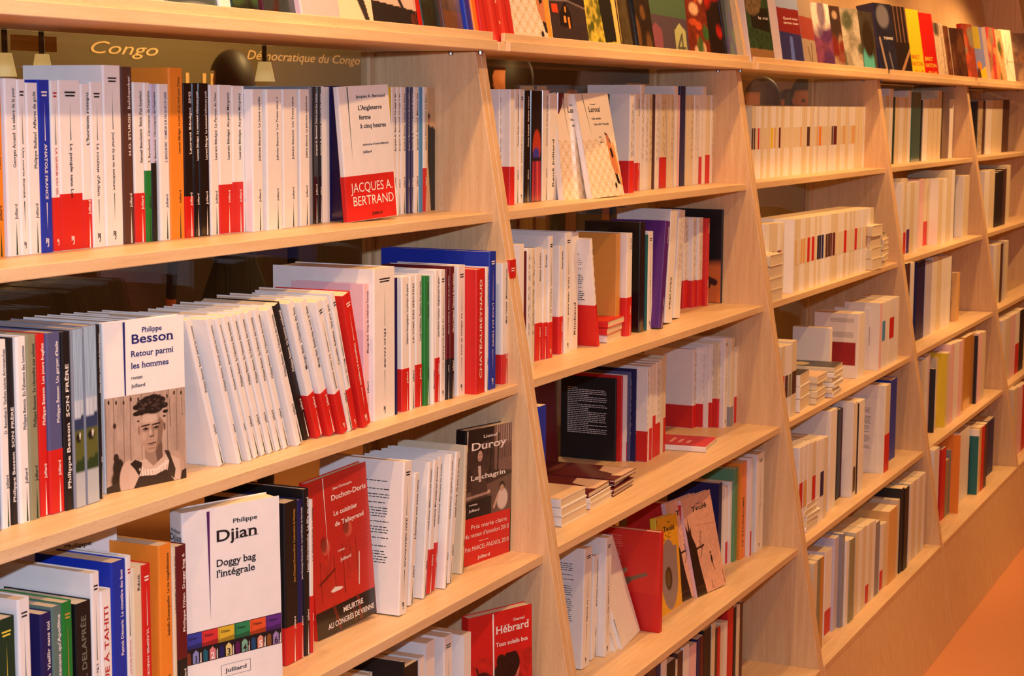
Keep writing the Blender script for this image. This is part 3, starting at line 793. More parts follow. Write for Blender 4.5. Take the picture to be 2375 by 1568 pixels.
parse_row(2, 4, -0.24, '''
1337 1346 1300 C - r=1460 y=-0.1 x=vee
1349 1367 1276 W R Y=1555 t=1357 bt=1 D=0.46 |La bataille
1371 1384 1292 W J Y=1533 t=1378 |Maud Tabachnik  Chronique d'une malaria
1402 1415 1249 W R Y=1525 t=1407 |La route des
1529 1536 1236 R - Y=1469 D=0.58 x=antler
1577 1587 1173 R - y=-0.12
1664 1671 1122 N d y=-0.12
1672 1679 1128 W d y=-0.12
1680 1687 1131 W d Y=1310 b=1259
1690 1697 1119 W d Y=1307
1698 1710 1090 Q - Y=1306 D=0.5
1713 1732 1077 O X Y=1301 D=0.5 tc=k |LE SYNDROME
1734 1741 1066 W d Y=1294 b=1233
1752 1768 1055 W R Y=1283 D=0.5 |L'été
''')
parse_row(2, 5, -0.42, '''
1488 1500 1555 K - r=1565
1501 1521 1546 E - r=1565
1522 1532 1546 N - r=1565
1533 1546 1537 W d r=1565
1547 1566 1541 K - r=1565
1567 1571 1532 C - r=1565
1572 1583 1517 E - r=1565
1584 1597 1503 W d r=1565
1598 1614 1503 P d r=1565
1616 1623 1484 N d r=1565
1624 1630 1478 M - r=1565
1631 1647 1464 K d r=1565
1649 1657 1449 C - r=1565
1658 1662 1458 E - r=1565
1663 1669 1456 R - r=1565
1670 1676 1446 C d r=1565
1677 1685 1446 W d r=1565
1687 1699 1416 R - r=1565
1700 1705 1410 K - r=1565
1706 1713 1407 C - r=1565
1714 1720 1398 E - r=1565
1759 1767 1362 E - Y=1532 D=0.62 x=ghost
''')
# third unit: rows of slim pale paperbacks with a coloured patch half way up
def slim_row(b, k, y, x0, x1, yt0, yt1, n, z0, z1, cols, seed):
    rr = random.Random(seed); ws = [rr.uniform(0.6, 1.5) for _ in range(n)]; s = sum(ws); a = x0; L = []
    for i, w in enumerate(ws):
        c = a+w/s*(x1-x0); pc = cols[i % len(cols)] if rr.random() < .55 else rr.choice('CCFC')
        L.append('%.1f %.1f %.1f %s - z0=%.2f z1=%.2f pc=%s y=%.3f' % (a, c-0.4, yt0+(yt1-yt0)*(a-x0)/(x1-x0), rr.choice('WCWC'), z0, z1, pc, y+rr.uniform(0, 0.01))); a = c
    return L
L = slim_row(3, 1, 0.232, 1741, 2044, 246.5, 248.5, 50, 0.41, 0.70, 'EECRCCFCYFCMCCCCSCFOCCECCFOCVCEEMCRLCHFFRCCRFCCCVVCR', 4)
parse_row(3, 1, 0.232, '\n'.join(L), D=0.36)
L = slim_row(3, 2, -0.03, 1769, 1822, 521, 516, 9, 0.35, 0.62, 'GSCVCERC', 5)+slim_row(3, 2, -0.11, 1823, 2023, 512, 482, 38, 0.38, 0.72, 'RCCRCFFRCRCREKNNCEEMMCRCRRCRMCRCCLLLLC', 6)
parse_row(3, 2, -0.1, '\n'.join(L), D=0.36)
parse_row(3, 3, -0.28, '''
1810 1819 806 C - r=900 z0=0.3 z1=0.6 pc=R
1820 1827 804 W - r=900 z0=0.3 z1=0.6 pc=E
1828 1835 801 W - r=900 z0=0.3 z1=0.6 pc=V
1836 1846 793 C - r=900 z0=0.3 z1=0.6 pc=E
1922 1927 762 W - y=-0.15 bt=1 x=greenback
1988 2003 729 W - Y=879 bt=1 x=redback D=0.44
2013 2022 716 W - Y=846 z0=0.4 z1=0.7 pc=M
2023 2033 709 W -
2034 2042 706 P -
2043 2050 703 W - z0=0.42 z1=0.72 pc=S
2051 2058 700 W -
2059 2071 696 W - z0=0.4 z1=0.72 pc=R
2072 2081 691 W -
''', D=0.36)
parse_row(3, 4, -0.4, '''
1850 1859 1040 W - z0=0.3 z1=0.6 pc=R
1860 1869 1035 W - z0=0.3 z1=0.6 pc=F
1870 1879 1030 W -
1880 1889 1027 C - z0=0.3 z1=0.6 pc=R
1890 1898 1024 W -
1899 1908 1020 W - z0=0.3 z1=0.6 pc=N
1909 1916 1016 C -
1921 1936 954 W - y=-0.36 D=0.5
1938 1947 951 K - Y=1153 D=0.45
1949 1958 946 M - Y=1147
1961 1972 940 W -
1973 1983 937 C - x=dkfoot
1984 1987 936 K -
1988 2000 932 W -
2031 2038 924 W - Y=1098 bt=1 D=0.42
2040 2049 900 W -
2050 2060 895 C - b=1010
2061 2075 883 B - Y=1047 D=0.44
''')
parse_row(3, 5, -0.58, '''
1884 1893 1309 C - r=1430
1894 1900 1300 V - r=1430
1901 1908 1295 L - r=1430
1909 1927 1282 W - Y=1481 z0=0.02 z1=0.3 pc=R
1929 1944 1251 I - Y=1467
1946 1956 1242 H - Y=1460
1957 1965 1257 W -
1967 1978 1254 V - Y=1447
1980 1987 1237 C -
1988 1996 1232 W -
1997 2004 1224 C -
2005 2012 1220 W - z0=0.02 z1=0.25 pc=R
2013 2019 1214 C -
2020 2026 1210 W -
2027 2036 1214 H -
2038 2045 1218 W - z0=0.02 z1=0.3 pc=R
2046 2054 1216 C -
2056 2076 1189 F - Y=1360
2077 2083 1161 C - D=0.5
2084 2092 1136 K - Y=1332 D=0.5
2093 2103 1134 K - Y=1326 D=0.5
2105 2112 1124 W -
2113 2120 1117 C -
2121 2127 1112 W -
2128 2134 1106 C -
2135 2141 1100 W -
''', D=0.46)
parse_row(4, 1, 0.26, '''
2050 2058 222 C - g=1
2059 2067 206 W -
2068 2072 225 D -
2073 2082 225 C -
2083 2092 225 W -
2093 2102 225 C -
2103 2109 211 W - D=0.5
2111 2132 213 T - g=1
2133 2136 232 K -
2138 2149 231 W -
2150 2161 230 C -
2162 2171 228 C -
2172 2180 210 C - D=0.5
2182 2198 213 K - g=1
2199 2210 230 W - g=1
2211 2222 229 I -
''')
parse_row(4, 2, -0.02, '''
2086 2092 425 W -
2093 2099 415 C - z0=0.02 z1=0.3 pc=R
2100 2107 428 W - z0=0.02 z1=0.36 pc=U
2108 2117 424 C -
2118 2127 421 W -
2128 2138 416 P - y=0.1
2139 2150 416 C - y=0.1 b=515
2151 2159 418 C - Y=564
2160 2170 417 W -
2171 2182 416 C -
2183 2192 415 W -
2194 2202 396 C - D=0.5
2203 2210 395 W - D=0.5
2211 2220 398 K - Y=547
2222 2232 410 W -
2233 2244 408 C -
''')
parse_row(4, 3, -0.2, '''
2102 2110 612 E - r=660
2111 2119 611 W - r=680
2122 2140 609 N - Y=756
2143 2157 609 I - Y=752
2158 2168 597 W - y=-0.1
2169 2180 596 C - y=-0.1
2181 2192 595 W - y=-0.1
2193 2202 594 W - y=-0.1
2203 2210 599 N - y=-0.05
2206 2223 638 F - Y=752 D=0.36 bt=1
''')
parse_row(4, 4, -0.4, '''
2134 2140 838 C - y=-0.3
2141 2148 830 W - y=-0.3
2149 2157 822 P - y=-0.3
2158 2165 860 K - Y=1009 D=0.4
2168 2179 831 C - Y=985
2181 2189 826 Y -
2190 2198 821 C -
2200 2208 800 P -
2209 2218 796 W -
2219 2229 793 P -
2232 2257 784 L - Y=954 g=1 D=0.5
2259 2263 780 K -
2265 2272 774 P -
2273 2281 772 C -
''')
parse_row(4, 5, -0.58, '''
2164 2176 1046 W - r=1130 x=dkfoot
2179 2189 1044 R - Y=1182
2190 2198 1070 V - Y=1174
2200 2210 1044 H - Y=1170
2212 2221 1017 O -
2222 2243 1005 W - Y=1152 bt=1
2245 2253 1035 K - Y=1133
2255 2261 1021 T -
2262 2267 1000 W -
2268 2272 993 F -
2273 2279 991 R -
2280 2286 985 E -
2288 2301 978 N - Y=1082
''')
parse_row(5, 1, 0.26, '''
2259 2264 235 K -
2265 2276 232 H - x=speck
2277 2282 233 E -
2284 2297 233 W -
2298 2310 233 C -
2311 2322 232 C -
2324 2337 231 E -
''')
parse_row(5, 2, -0.02, '''
2279 2291 398 W -
2292 2303 395 C -
2305 2313 401 K -
2314 2322 397 K -
2324 2330 392 E -
2331 2339 384 C -
''')
parse_row(5, 3, -0.2, '''
2304 2312 570 W - r=600
2313 2320 568 C - r=600
2321 2326 565 E - r=600
2327 2334 560 C -
''')
parse_row(5, 4, -0.4, '''
2318 2328 745 W -
2329 2339 740 C -
2340 2350 733 P -
2351 2360 727 W - b=800
2361 2371 721 K -
''')
parse_row(5, 5, -0.58, '''
2345 2355 905 C -
2356 2366 900 P -
2367 2375 893 R -
''')
# ------------------------------------------------------------------ pictures that belong to particular spines
def pic_side(name, fn, nx=40, ny=60, gloss=False, side='spine'):
    def ex(root, t, h, D):
        p = Pic(nx, ny, (200, 200, 200)); fn(p)
        if side == 'spine': p.build(name, lambda a, b: (a, -0.0003, b), -t*0.46, t*0.46, 0.001, h-0.001, root, gloss)
        else: p.build(name, lambda a, b: (-t/2-0.0006, D-a, b), 0.002, D-0.002, 0.001, h-0.001, root, gloss)
    return ex
def f_fig(p):
    p.put(np.ones_like(p.X), (200, 168, 128)); p.poly([(0.0, 0.70), (0.35, 0.69), (1, 0.66), (1, 0.42), (0.75, 0.43), (0.72, 0.25), (0.9, 0.0), (0.3, 0.0), (0.1, 0.3), (0, 0.4)], (24, 22, 24))
    p.ell(0.12, 0.755, 0.14, 0.03, (196, 120, 92)); p.ell(0.1, 0.775, 0.16, 0.022, (60, 34, 28))
def f_land(p):
    p.put(np.ones_like(p.X), (186, 198, 210)); p.put((p.Y > .6)*1., (150, 176, 200)); p.noise(0.25, 2, 6)
    p.poly([(0, .19), (1, .2), (1, .49), (0, .48)], (90, 96, 44)); p.poly([(0, .44), (1, .44), (1, .52), (.5, .50), (0, .50)], (44, 60, 96)); p.poly([(0, .19), (1, .19), (1, .28), (0, .25)], (36, 62, 30))
    p.ell(.4, .39, .3, .025, (24, 28, 26)); p.ell(.55, .40, .12, .012, (220, 214, 196)); p.poly([(0, 0), (1, 0), (1, .19), (0, .19)], (178, 186, 190))
def f_paint(p):
    p.put(np.ones_like(p.X), (20, 18, 26)); p.ell(.5, .5, .4, .15, (190, 60, 36)); p.ell(.45, .43, .3, .06, (60, 60, 170)); p.poly([(0, 0), (1, 0), (.9, .36), (.1, .36)], (176, 40, 60))
    p.line(.3, 0, .35, .35, .05, (110, 30, 80)); p.line(.6, 0, .55, .35, .05, (230, 96, 90)); p.poly([(0, .36), (1, .36), (1, .39), (0, .39)], (16, 14, 30))
def f_cave(p):
    p.put(np.ones_like(p.X), (58, 34, 20)); p.noise(.6, 5, 5)
    for i in range(14): a, b = p.r.rand(2); p.ell(a, b, .14, .06, ((170, 110, 40), (30, 16, 10), (150, 50, 24))[i % 3], .6, .8)
    p.noise(.4, 3, 3)
def f_vee(p): p.put(np.ones_like(p.X), (228, 212, 180)); p.poly([(.0, .6), (.0, 0), (.9, 0), (.95, .2)], (84, 48, 34)); p.poly([(.3, .7), (1, .7), (1, .3)], (228, 212, 180))
def f_antler(p):
    p.put(np.ones_like(p.X), (206, 40, 28)); p.put((p.Y < .38)*1., (196, 26, 24))
    for i in range(26):
        yy = .93-i*.021; e = .48+.04*p.r.rand()
        if 12 < i: e -= (i-12)*.014
        p.poly([(.06, yy), (e, yy), (e, yy+.008), (.06, yy+.008)], (232, 130, 110), .7)
    p.line(.48, .36, .42, .46, .055, (132, 100, 70)); p.line(.42, .46, .30, .62, .04, (150, 118, 84)); p.line(.42, .46, .56, .60, .026, (150, 118, 84)); p.line(.44, .45, .82, .57, .028, (120, 92, 66)); p.line(.60, .50, .50, .44, .045, (110, 84, 60))
def f_ghost(p):
    p.put(np.ones_like(p.X), (74, 44, 30)); p.noise(.5, 3, 12); p.ell(.45, .35, .14, .25, (190, 110, 62), .5, .8); p.ell(.55, .62, .12, .1, (200, 110, 70), .4, .8); p.line(.55, .6, .85, .5, .03, (210, 130, 90), .5)
def f_green(p):
    p.put(np.ones_like(p.X), (236, 228, 220)); p.poly([(.1, .12), (.92, .12), (.92, .52), (.1, .52)], (122, 170, 40))
    for i in range(18): p.poly([(.25, .92-i*.022), (.9-.3*(p.r.rand() < .15), .92-i*.022), (.9, .928-i*.022), (.25, .928-i*.022)], (140, 128, 124), .8)
def f_redb(p):
    p.put(np.ones_like(p.X), (236, 228, 220)); p.poly([(.3, .2), (.95, .2), (.95, .56), (.3, .56)], (150, 22, 24))
    for i in range(14): p.poly([(.35, .92-i*.022), (.9-.3*(p.r.rand() < .15), .92-i*.022), (.9, .928-i*.022), (.35, .928-i*.022)], (140, 128, 124), .8)
def f_orange(p): p.put(np.ones_like(p.X), (18, 15, 15)); p.ell(.95, .15, .55, .28, (214, 116, 52), 1, .3); p.line(.6, .3, .9, .22, .05, (60, 30, 20)); p.line(.7, .34, .8, .18, .04, (60, 30, 20))
def f_foot(p): p.put(np.ones_like(p.X), (232, 222, 208)); p.poly([(.15, .05), (.85, .05), (.85, .32), (.15, .32)], (60, 48, 36))
def f_speck(p): p.put(np.ones_like(p.X), (190, 170, 140)); p.noise(.5, 2, 2)
EXTRA = {'fig': pic_side('spine_picture', f_fig), 'land': pic_side('spine_picture', f_land), 'paint': pic_side('spine_picture', f_paint, gloss=True), 'cave': pic_side('cover_picture', f_cave, 60, 90, side='cover'),
         'vee': pic_side('cover_picture', f_vee, 80, 100, side='cover'), 'antler': pic_side('cover_picture', f_antler, 150, 220, side='cover'), 'ghost': pic_side('cover_picture', f_ghost, 60, 90, side='cover'),
         'greenback': pic_side('cover_picture', f_green, 60, 90, side='cover'), 'redback': pic_side('cover_picture', f_redb, 60, 90, side='cover'), 'orange': pic_side('cover_picture', f_orange, 80, 110, side='cover'),
         'dkfoot': pic_side('spine_picture', f_foot), 'speck': pic_side('spine_picture', f_speck)}
DESC2 = {'land': 'blue book with a landscape along its spine', 'paint': 'glossy black book with a red painting on its spine', 'fig': 'thin tan book with a dark standing figure', 'cave': 'thick brown book with a mottled fiery picture',
         'vee': 'cream book with a brown wedge on its cover', 'antler': 'red book with an antler on its cover', 'ghost': 'brown book with a ghostly orange figure on its cover', 'greenback': 'white book with a green block on its cover',
         'redback': 'white book with a dark red block on its cover', 'orange': 'tall black book with an orange shape on its cover', 'dkfoot': 'white book with a dark picture low on its spine', 'speck': 'mottled grey book'}
# the three hundred or so that show largest are things; the small remainder is one heap of the same books
for e in BOOKS:
    t_ = (e['xr']-e['xl'])
    e['key'] = max(e['px'], 1)*(1+0.6*(1 if e['o'].get('bt') or e['o'].get('x') else 0))
order = sorted(BOOKS, key=lambda e: -e['key']); NMAX = 232
single = set(id(e) for e in order[:NMAX])
counts = {}
for e in BOOKS:
    if e['title'] and 'n' not in e['o']: tt = re.sub(r' \d+$', '', e['title'].split('  ')[-1].strip()); counts.setdefault((e['b'], e['k'], tt), []).append(e)
def stuff_book(mw, t, h, D, c, band, patch):
    v, f = box(-t/2, t/2, 0, D, 0, h); b0 = len(stuffV); stuffV.extend([mw@Vector(p) for p in v]); stuffF.extend([tuple(i+b0 for i in q) for q in f]); stuffC.extend([lin(COLS[c][0])]*8)
    v, f = box(-t/2+0.0005, t/2-0.0005, 0.001, D-0.002, h, h+0.0004); b0 = len(stuffV); stuffV.extend([mw@Vector(p) for p in v]); stuffF.extend([tuple(i+b0 for i in q) for q in f]); stuffC.extend([lin((226, 208, 176))]*8)
    for zz in ([(patch[0], patch[1], patch[2])] if patch else [])+([(0.001, band[0], band[1])] if band else []):
        v, f = box(-t*0.46, t*0.46, -0.0005, 0.001, zz[0], zz[1]); b0 = len(stuffV); stuffV.extend([mw@Vector(p) for p in v]); stuffF.extend([tuple(i+b0 for i in q) for q in f]); stuffC.extend([lin(COLS[zz[2]][0])]*8)
for e in BOOKS:
    o, b, k = e['o'], e['b'], e['k']; lean = e['lean']; t = (e['xr']-e['xl'])*S*math.cos(lean); h, D = e['h']*S, min(e['D'], BACK-0.02-e['y'])*S
    ca, sa = math.cos(lean), math.sin(lean); base = M3((e['xl'], e['y'], ZK[k])) if lean >= 0 else M3((e['xr'], e['y'], ZK[k])); sx = t/2 if lean >= 0 else -t/2
    mw = Matrix(((ca, 0, -sa, 0), (0, 1, 0, 0), (sa, 0, ca, 0), (0, 0, 0, 1))); mw.translation = base+Vector((ca*sx, 0, sa*sx+0.0002))
    band = None
    if 'b' in o:
        hb = height_to([e['xl'], e['y'], ZK[k]], float(o['b'])); band = (max(0.02, min(hb*S/max(ca, .5), h*0.6)), 'R')
    patch = (float(o['z0'])*h, float(o['z1'])*h, o['pc']) if 'pc' in o else None
    if id(e) not in single: stuff_book(mw, t, h, D, e['c'], band, patch); continue
    where = 'on the %s shelf of the %s bookcase' % (COLNAME[k], bay_names[b]); c = COLS[e['c']][1]
    tt = re.sub(r' \d+$', '', e['title'].split('  ')[-1].strip()) if e['title'] and 'n' not in o else ''
    if 'x' in o and o['x'] in DESC2: d = DESC2[o['x']]+', '+ordn(e['i']+1)+' from left'; lab = '%s, %s shelf, %s bookcase' % (d, COLNAME[k], bay_names[b])
    elif tt and len(tt.split()) <= 6 and len(tt) > 3:
        same = counts[(b, k, tt)]; n = len(same); j = same.index(e)
        w = ('red-banded ' if band else '')+c+' book'
        if n > 1: lab = '%s "%s", %s copy from left, %s shelf, %s bookcase' % (w, tt, ordn(j+1), COLNAME[k], bay_names[b])
        else: lab = '%s "%s" %s' % (w, tt, where)
        if len(lab.split()) > 16: lab = '%s "%s", %s shelf, %s bookcase' % (w, tt, COLNAME[k], bay_names[b])
    else: lab = '%s%s book, %s from left %s' % ('red-banded ' if band else ('leaning ' if abs(lean) > .1 else ''), c, ordn(e['i']+1), where)
    if len(lab.split()) > 16: lab = '%s book, %s from left on the %s shelf, %s bookcase' % (c, ordn(e['i']+1), COLNAME[k], bay_names[b])
    grp = 'books on the %s shelf of the %s bookcase' % (COLNAME[k], bay_names[b])
    tcx = o.get('tc'); tcx = {'J0': 'k'}.get(tcx, tcx)
    if o.get('tc') == 'J0': tcx = mat('ink_grey_green', (110, 112, 98), 0.5); 
    ex = EXTRA.get(o.get('x'))
    build_book(mw, t, h, D, e['c'], gloss='g' in o, band=band, c2=o.get('c2'), c2z=float(o.get('z', 0))*h if 'c2' in o else None, label=lab, group=grp, label_patch=patch,
               title=e['title'] or None, style={'-': '', 'd': 'd'}.get(e['st'], e['st']), extra=ex, textc=tcx, backtext=({'1': 'k', 'g': mat('ink_grey', (120, 116, 112), 0.6)}.get(o.get('bt'), False)) if not ex else False)
if stuffF:
    me_o = mesh_obj('small_distant_books', stuffV, stuffF, MIXED, cols=[(*c, 1) for c in stuffC])
    me_o['label'] = 'slim pale books too many to name, filling the third, fourth and fifth bookcases'; me_o['category'] = 'books'; me_o['kind'] = 'stuff'; me_o['group'] = 'small distant books'
# ------------------------------------------------------------------ books standing with their front cover to the viewer
def face_matrix(x, y, z, yaw, roll, tilt, t):
    e = Vector((math.cos(yaw), -math.sin(yaw), 0)); n = Vector((math.sin(yaw), math.cos(yaw), 0)); zz = Vector((0, 0, 1))
    up = zz*math.cos(tilt)+n*math.sin(tilt); aw = n*math.cos(tilt)-zz*math.sin(tilt)
    Yv = e*math.cos(roll)+up*math.sin(roll); Zv = up*math.cos(roll)-e*math.sin(roll); Xv = -aw
    m = Matrix.Identity(4)
    for i in range(3): m[i][0], m[i][1], m[i][2] = Xv[i], Yv[i], Zv[i]
    m.translation = M3((x, y, z))+aw*(t/2)+Vector((0, 0, 0.0004)); return m
def front_print(root, t, w, h, items, off=0.0003, name='cover_lettering'):
    k = Ink(); X = t/2+off
    for it in items:
        if it[0] == 'T':
            _, s, u0, u1, v, cap, c, serif = it[:8]; sl = it[8] if len(it) > 8 else 0
            V, F, ww = text2d(s, cap*h/0.72, serif, 4, sl); sx = (u1-u0)*w/ww
            k.add(V, F, (lambda a, b, sx=sx, u0=u0, v=v: (X, u0*w+a*sx, v*h+b)), c)
        else:
            _, pts, c = it; k.quad([(a*w, b*h) for a, b in pts], (lambda a, b: (X, a, b)), c)
    k.build(name, root)
def needle(u0, v0, v1, wd, c, slant=0.0): return ('P', [(u0-wd/2, v1), (u0+wd/2, v1), (u0+slant, v0)][::-1], c)
def faceout(x, y, z, yaw, roll, tilt, w, h, t, c, label, group, items=(), pic=None, gloss=False, band=None, band_items=(), spine='', style='', n=0):
    w, h = w*S, h*S
    def ex(root, t_, h_, D):
        if pic:
            fn, v0, v1, nx, ny = pic; p = Pic(nx, ny, (128, 128, 128)); fn(p); p.build('cover_picture', lambda a, b: (t/2+0.00015, a, b), 0.0, w*0.998, v0*h, v1*h, root, gloss)
        front_print(root, t, w, h, items, 0.0004)
        if band_items: front_print(root, t, w, h, band_items, 0.0011, 'band_lettering')
    return build_book(face_matrix(x, y, z, yaw, roll, tilt, t), t, h, w, c, gloss, (band[0]*h, band[1]) if band else None, label=label, group=group, title=spine or None, style=style, extra=ex)
def f_besson(p):
    p.put(np.ones_like(p.X), (176, 150, 132)); p.noise(.12, 2, 22); p.noise(.08, 1, 3); p.noise(.16, 9, 30)
    for u in (.0, .10, .22, .30, .44, .60, .76, .88): p.line(u, 0, u+.01, 1, .005, (120, 96, 82), .8)
    for i in range(11): p.ell(.05+i*.09, .955-.012*(i % 3), .012, .022, (48, 34, 28))
    p.ell(.115, .70, .02, .030, (60, 44, 36)); p.line(.79, 1, .81, .6, .005, (70, 52, 42), .7); p.line(.95, 1, .96, .7, .004, (70, 52, 42), .6)
    p.ell(.15, .25, .07, .10, (40, 30, 26), 1, .25); p.ell(.125, .36, .032, .045, (44, 32, 28)); p.ell(.15, .12, .09, .12, (36, 26, 22), 1, .3); p.poly([(0, 0), (.26, 0), (.22, .12), (0, .06)], (50, 38, 30))
    p.ell(.27, .10, .11, .21, (196, 168, 150), 1, .1); p.ell(.86, .12, .11, .20, (182, 152, 132), 1, .1)
    p.poly([(.28, 0), (.92, 0), (.92, .22), (.80, .285), (.68, .30), (.50, .30), (.36, .27), (.28, .20)], (200, 174, 156))
    p.poly([(.475, .45), (.48, .30), (.58, .20), (.70, .28), (.69, .48)], (152, 124, 106)); p.poly([(.60, .42), (.63, .24), (.70, .28), (.69, .48)], (104, 80, 68))
    p.poly([(.33, .27), (.40, .12), (.60, .09), (.74, .14), (.80, .27), (.77, .30), (.72, .22), (.60, .17), (.47, .18), (.38, .30)], (222, 204, 190))
    for i in range(10): p.line(.42+i*.036, .20-.012*(5-abs(i-5)), .43+i*.034, .11, .0035, (164, 142, 126))
    p.poly([(.33, 0), (.40, .12), (.60, .10), (.74, .14), (.84, .0)], (48, 36, 32)); p.poly([(.29, .27), (.36, .305), (.44, .26), (.43, .19), (.40, .12), (.35, .2)], (36, 26, 24)); p.poly([(.72, .35), (.78, .34), (.86, .12), (.84, .02), (.75, .10), (.78, .22)], (54, 42, 36))
    p.ell(.41, .19, .012, .016, (190, 170, 150)); p.ell(.755, .25, .010, .016, (200, 180, 160)); p.poly([(.92, 0), (1, 0), (1, .11), (.94, .09)], (34, 26, 22))
    p.ell(.565, .60, .160, .175, (182, 150, 130), 1, .06); p.poly([(.415, .62), (.44, .46), (.52, .365), (.60, .362), (.68, .46), (.715, .62)], (176, 144, 122)); p.ell(.56, .40, .07, .05, (176, 144, 122), 1, .3)
    p.poly([(.65, .75), (.72, .66), (.69, .46), (.61, .37), (.64, .5)], (116, 88, 74), .75); p.ell(.545, .72, .10, .045, (208, 182, 162), .8, .7); p.ell(.41, .61, .018, .05, (150, 118, 100)); p.ell(.73, .61, .014, .045, (110, 84, 70)); p.ell(.47, .54, .03, .05, (200, 170, 150), .6, .8)
    for cx, cy, rx in ((.44, .80, .06), (.40, .86, .06), (.46, .90, .07), (.53, .92, .08), (.60, .93, .08), (.67, .90, .08), (.72, .84, .06), (.745, .77, .035), (.385, .79, .045), (.73, .72, .02), (.405, .71, .016), (.60, .83, .12), (.50, .82, .08)): p.ell(cx, cy, rx, rx*.55, (32, 24, 22), 1, .2)
    for i in range(26): a, b = p.r.rand(2); p.ell(.40+.34*a, .80+.12*b, .018, .009, (96, 78, 68), .45, .8)
    for sx_ in (.495, .625):
        p.line(sx_-.05, .647, sx_+.045, .655, .009, (40, 30, 26)); p.ell(sx_, .615, .038, .014, (84, 64, 54)); p.ell(sx_, .617, .015, .013, (20, 15, 15)); p.ell(sx_, .595, .04, .010, (124, 98, 84), .6, .8)
    p.line(.575, .64, .592, .54, .010, (138, 110, 94), .8); p.ell(.568, .525, .030, .011, (92, 70, 60), .9); p.ell(.552, .57, .010, .03, (210, 184, 164), .8, .8)
    p.line(.515, .450, .615, .452, .006, (66, 46, 42)); p.ell(.562, .436, .036, .008, (134, 102, 90)); p.ell(.565, .395, .05, .010, (118, 92, 78), .5, .8)
    p.noise(.04, 1, 1)
def f_djian(p):
    p.put(np.ones_like(p.X), (24, 20, 26)); cs = [(52, 60, 150), (206, 50, 52), (214, 176, 50), (40, 130, 80), (220, 84, 40), (96, 44, 130)]
    dk = [(120, 50, 30), (20, 90, 110), (30, 30, 90), (90, 24, 80), (20, 70, 110), (130, 80, 40)]
    for i, c in enumerate(cs):
        u = i/6; p.poly([(u, .50), (u+1/6, .50), (u+1/6, .98), (u, .98)], c); p.poly([(u, .50), (u+1/6, .50), (u+1/6, .66), (u, .6)], tuple(int(v*.5) for v in c), .7); p.poly([(u+.012, .55), (u+.018, .55), (u+.018, .95), (u+.012, .95)], tuple(int(v*.6) for v in c))
        p.poly([(u+.01, .02), (u+.055, .02), (u+.055, .34), (u+.03, .42), (u+.01, .34)], dk[i]); p.poly([(u+.075, .02), (u+.135, .02), (u+.135, .34), (u+.105, .44), (u+.075, .34)], tuple(int(v*.55+100) for v in c)); p.poly([(u+.145, .02), (u+.158, .02), (u+.158, .36), (u+.15, .3)], (230, 214, 196))
def f_duchon(p):
    p.put(np.ones_like(p.X), (192, 44, 34)); p.noise(.06, 1, 4)
    for i in range(16): p.line(.45, .9-i*.03, 1, .9-i*.03, .0025, (160, 34, 28), .6)
    for ox in (0, 1):
        cx, cy = (.24, .56) if not ox else (.62, .62); p.ell(cx, cy, .07, .05, (206, 92, 70)); p.ell(cx-.03, cy+.02, .05, .05, (84, 26, 24), .7, .5)
        for k in range(24):
            a = p.r.rand(4); p.line(cx-.10+.2*a[0], cy-.04-.30*a[1], cx-.10+.2*a[2], cy-.04-.30*a[3], .003, (96, 26, 22), .55)
        p.line(cx-.11, cy-.08, cx-.12, .22, .006, (90, 24, 22)); p.line(cx+.11, cy-.08, cx+.12, .26, .006, (90, 24, 22)); p.ell(cx, cy-.2, .13, .16, (206, 62, 44), .35, .8)
    p.line(.1, .34, .36, .40, .012, (80, 22, 20), .8); p.poly([(.26, .27), (.34, .29), (.44, .275), (.48, .262), (.4, .258), (.30, .26)], (236, 226, 214)); p.line(.78, .44, .74, .24, .007, (236, 226, 214))
    p.poly([(0, 0), (1, 0), (1, .17), (0, .17)], (22, 18, 18)); p.line(.3, .17, .38, .02, .02, (120, 30, 20), .7); p.line(.7, .17, .74, .02, .02, (130, 34, 22), .7); p.line(.6, .14, .64, .02, .012, (110, 30, 20), .7)
def f_duroy(p):
    p.put(np.ones_like(p.X), (60, 44, 40)); p.noise(.5, 6, 8); p.poly([(0, .8), (.55, .86), (.6, 1), (0, 1)], (28, 22, 22)); p.poly([(.62, .5), (1, .46), (1, 1), (.6, 1)], (120, 92, 82)); p.noise(.15, 2, 3)
    for i in range(7): p.line(.66+i*.05, 1, .66+i*.05, .8, .006, (196, 172, 158)); p.line(.7+i*.045, .76, .7+i*.045, .62, .005, (50, 36, 34))
    p.poly([(0, 0), (1, 0), (1, .42), (.5, .36), (0, .3)], (104, 80, 70)); p.line(.55, 1, .52, .5, .012, (24, 18, 18)); p.line(.7, .9, .68, .46, .014, (24, 18, 18))
    p.ell(.28, .36, .16, .28, (66, 48, 44), 1, .15); p.poly([(.16, .56), (.42, .56), (.48, .2), (.12, .2)], (72, 54, 48)); p.poly([(.26, .58), (.32, .58), (.33, .4), (.28, .4)], (206, 188, 176))
    p.ell(.29, .72, .075, .072, (34, 26, 24)); p.ell(.30, .69, .052, .060, (196, 160, 140)); p.ell(.28, .70, .008, .006, (40, 28, 26)); p.ell(.325, .70, .008, .006, (40, 28, 26)); p.line(.285, .66, .32, .66, .004, (90, 50, 44))
    p.poly([(0, 0), (.56, 0), (.56, .22), (0, .20)], (30, 24, 24)); p.line(0, .24, .5, .26, .014, (170, 140, 126)); p.ell(.5, .27, .03, .02, (200, 168, 150))
    p.ell(.80, .15, .12, .12, (214, 196, 184), 1, .2); p.ell(.79, .30, .06, .05, (38, 28, 26)); p.ell(.79, .275, .042, .038, (190, 152, 130)); p.line(.7, .2, .62, .08, .02, (196, 160, 140))
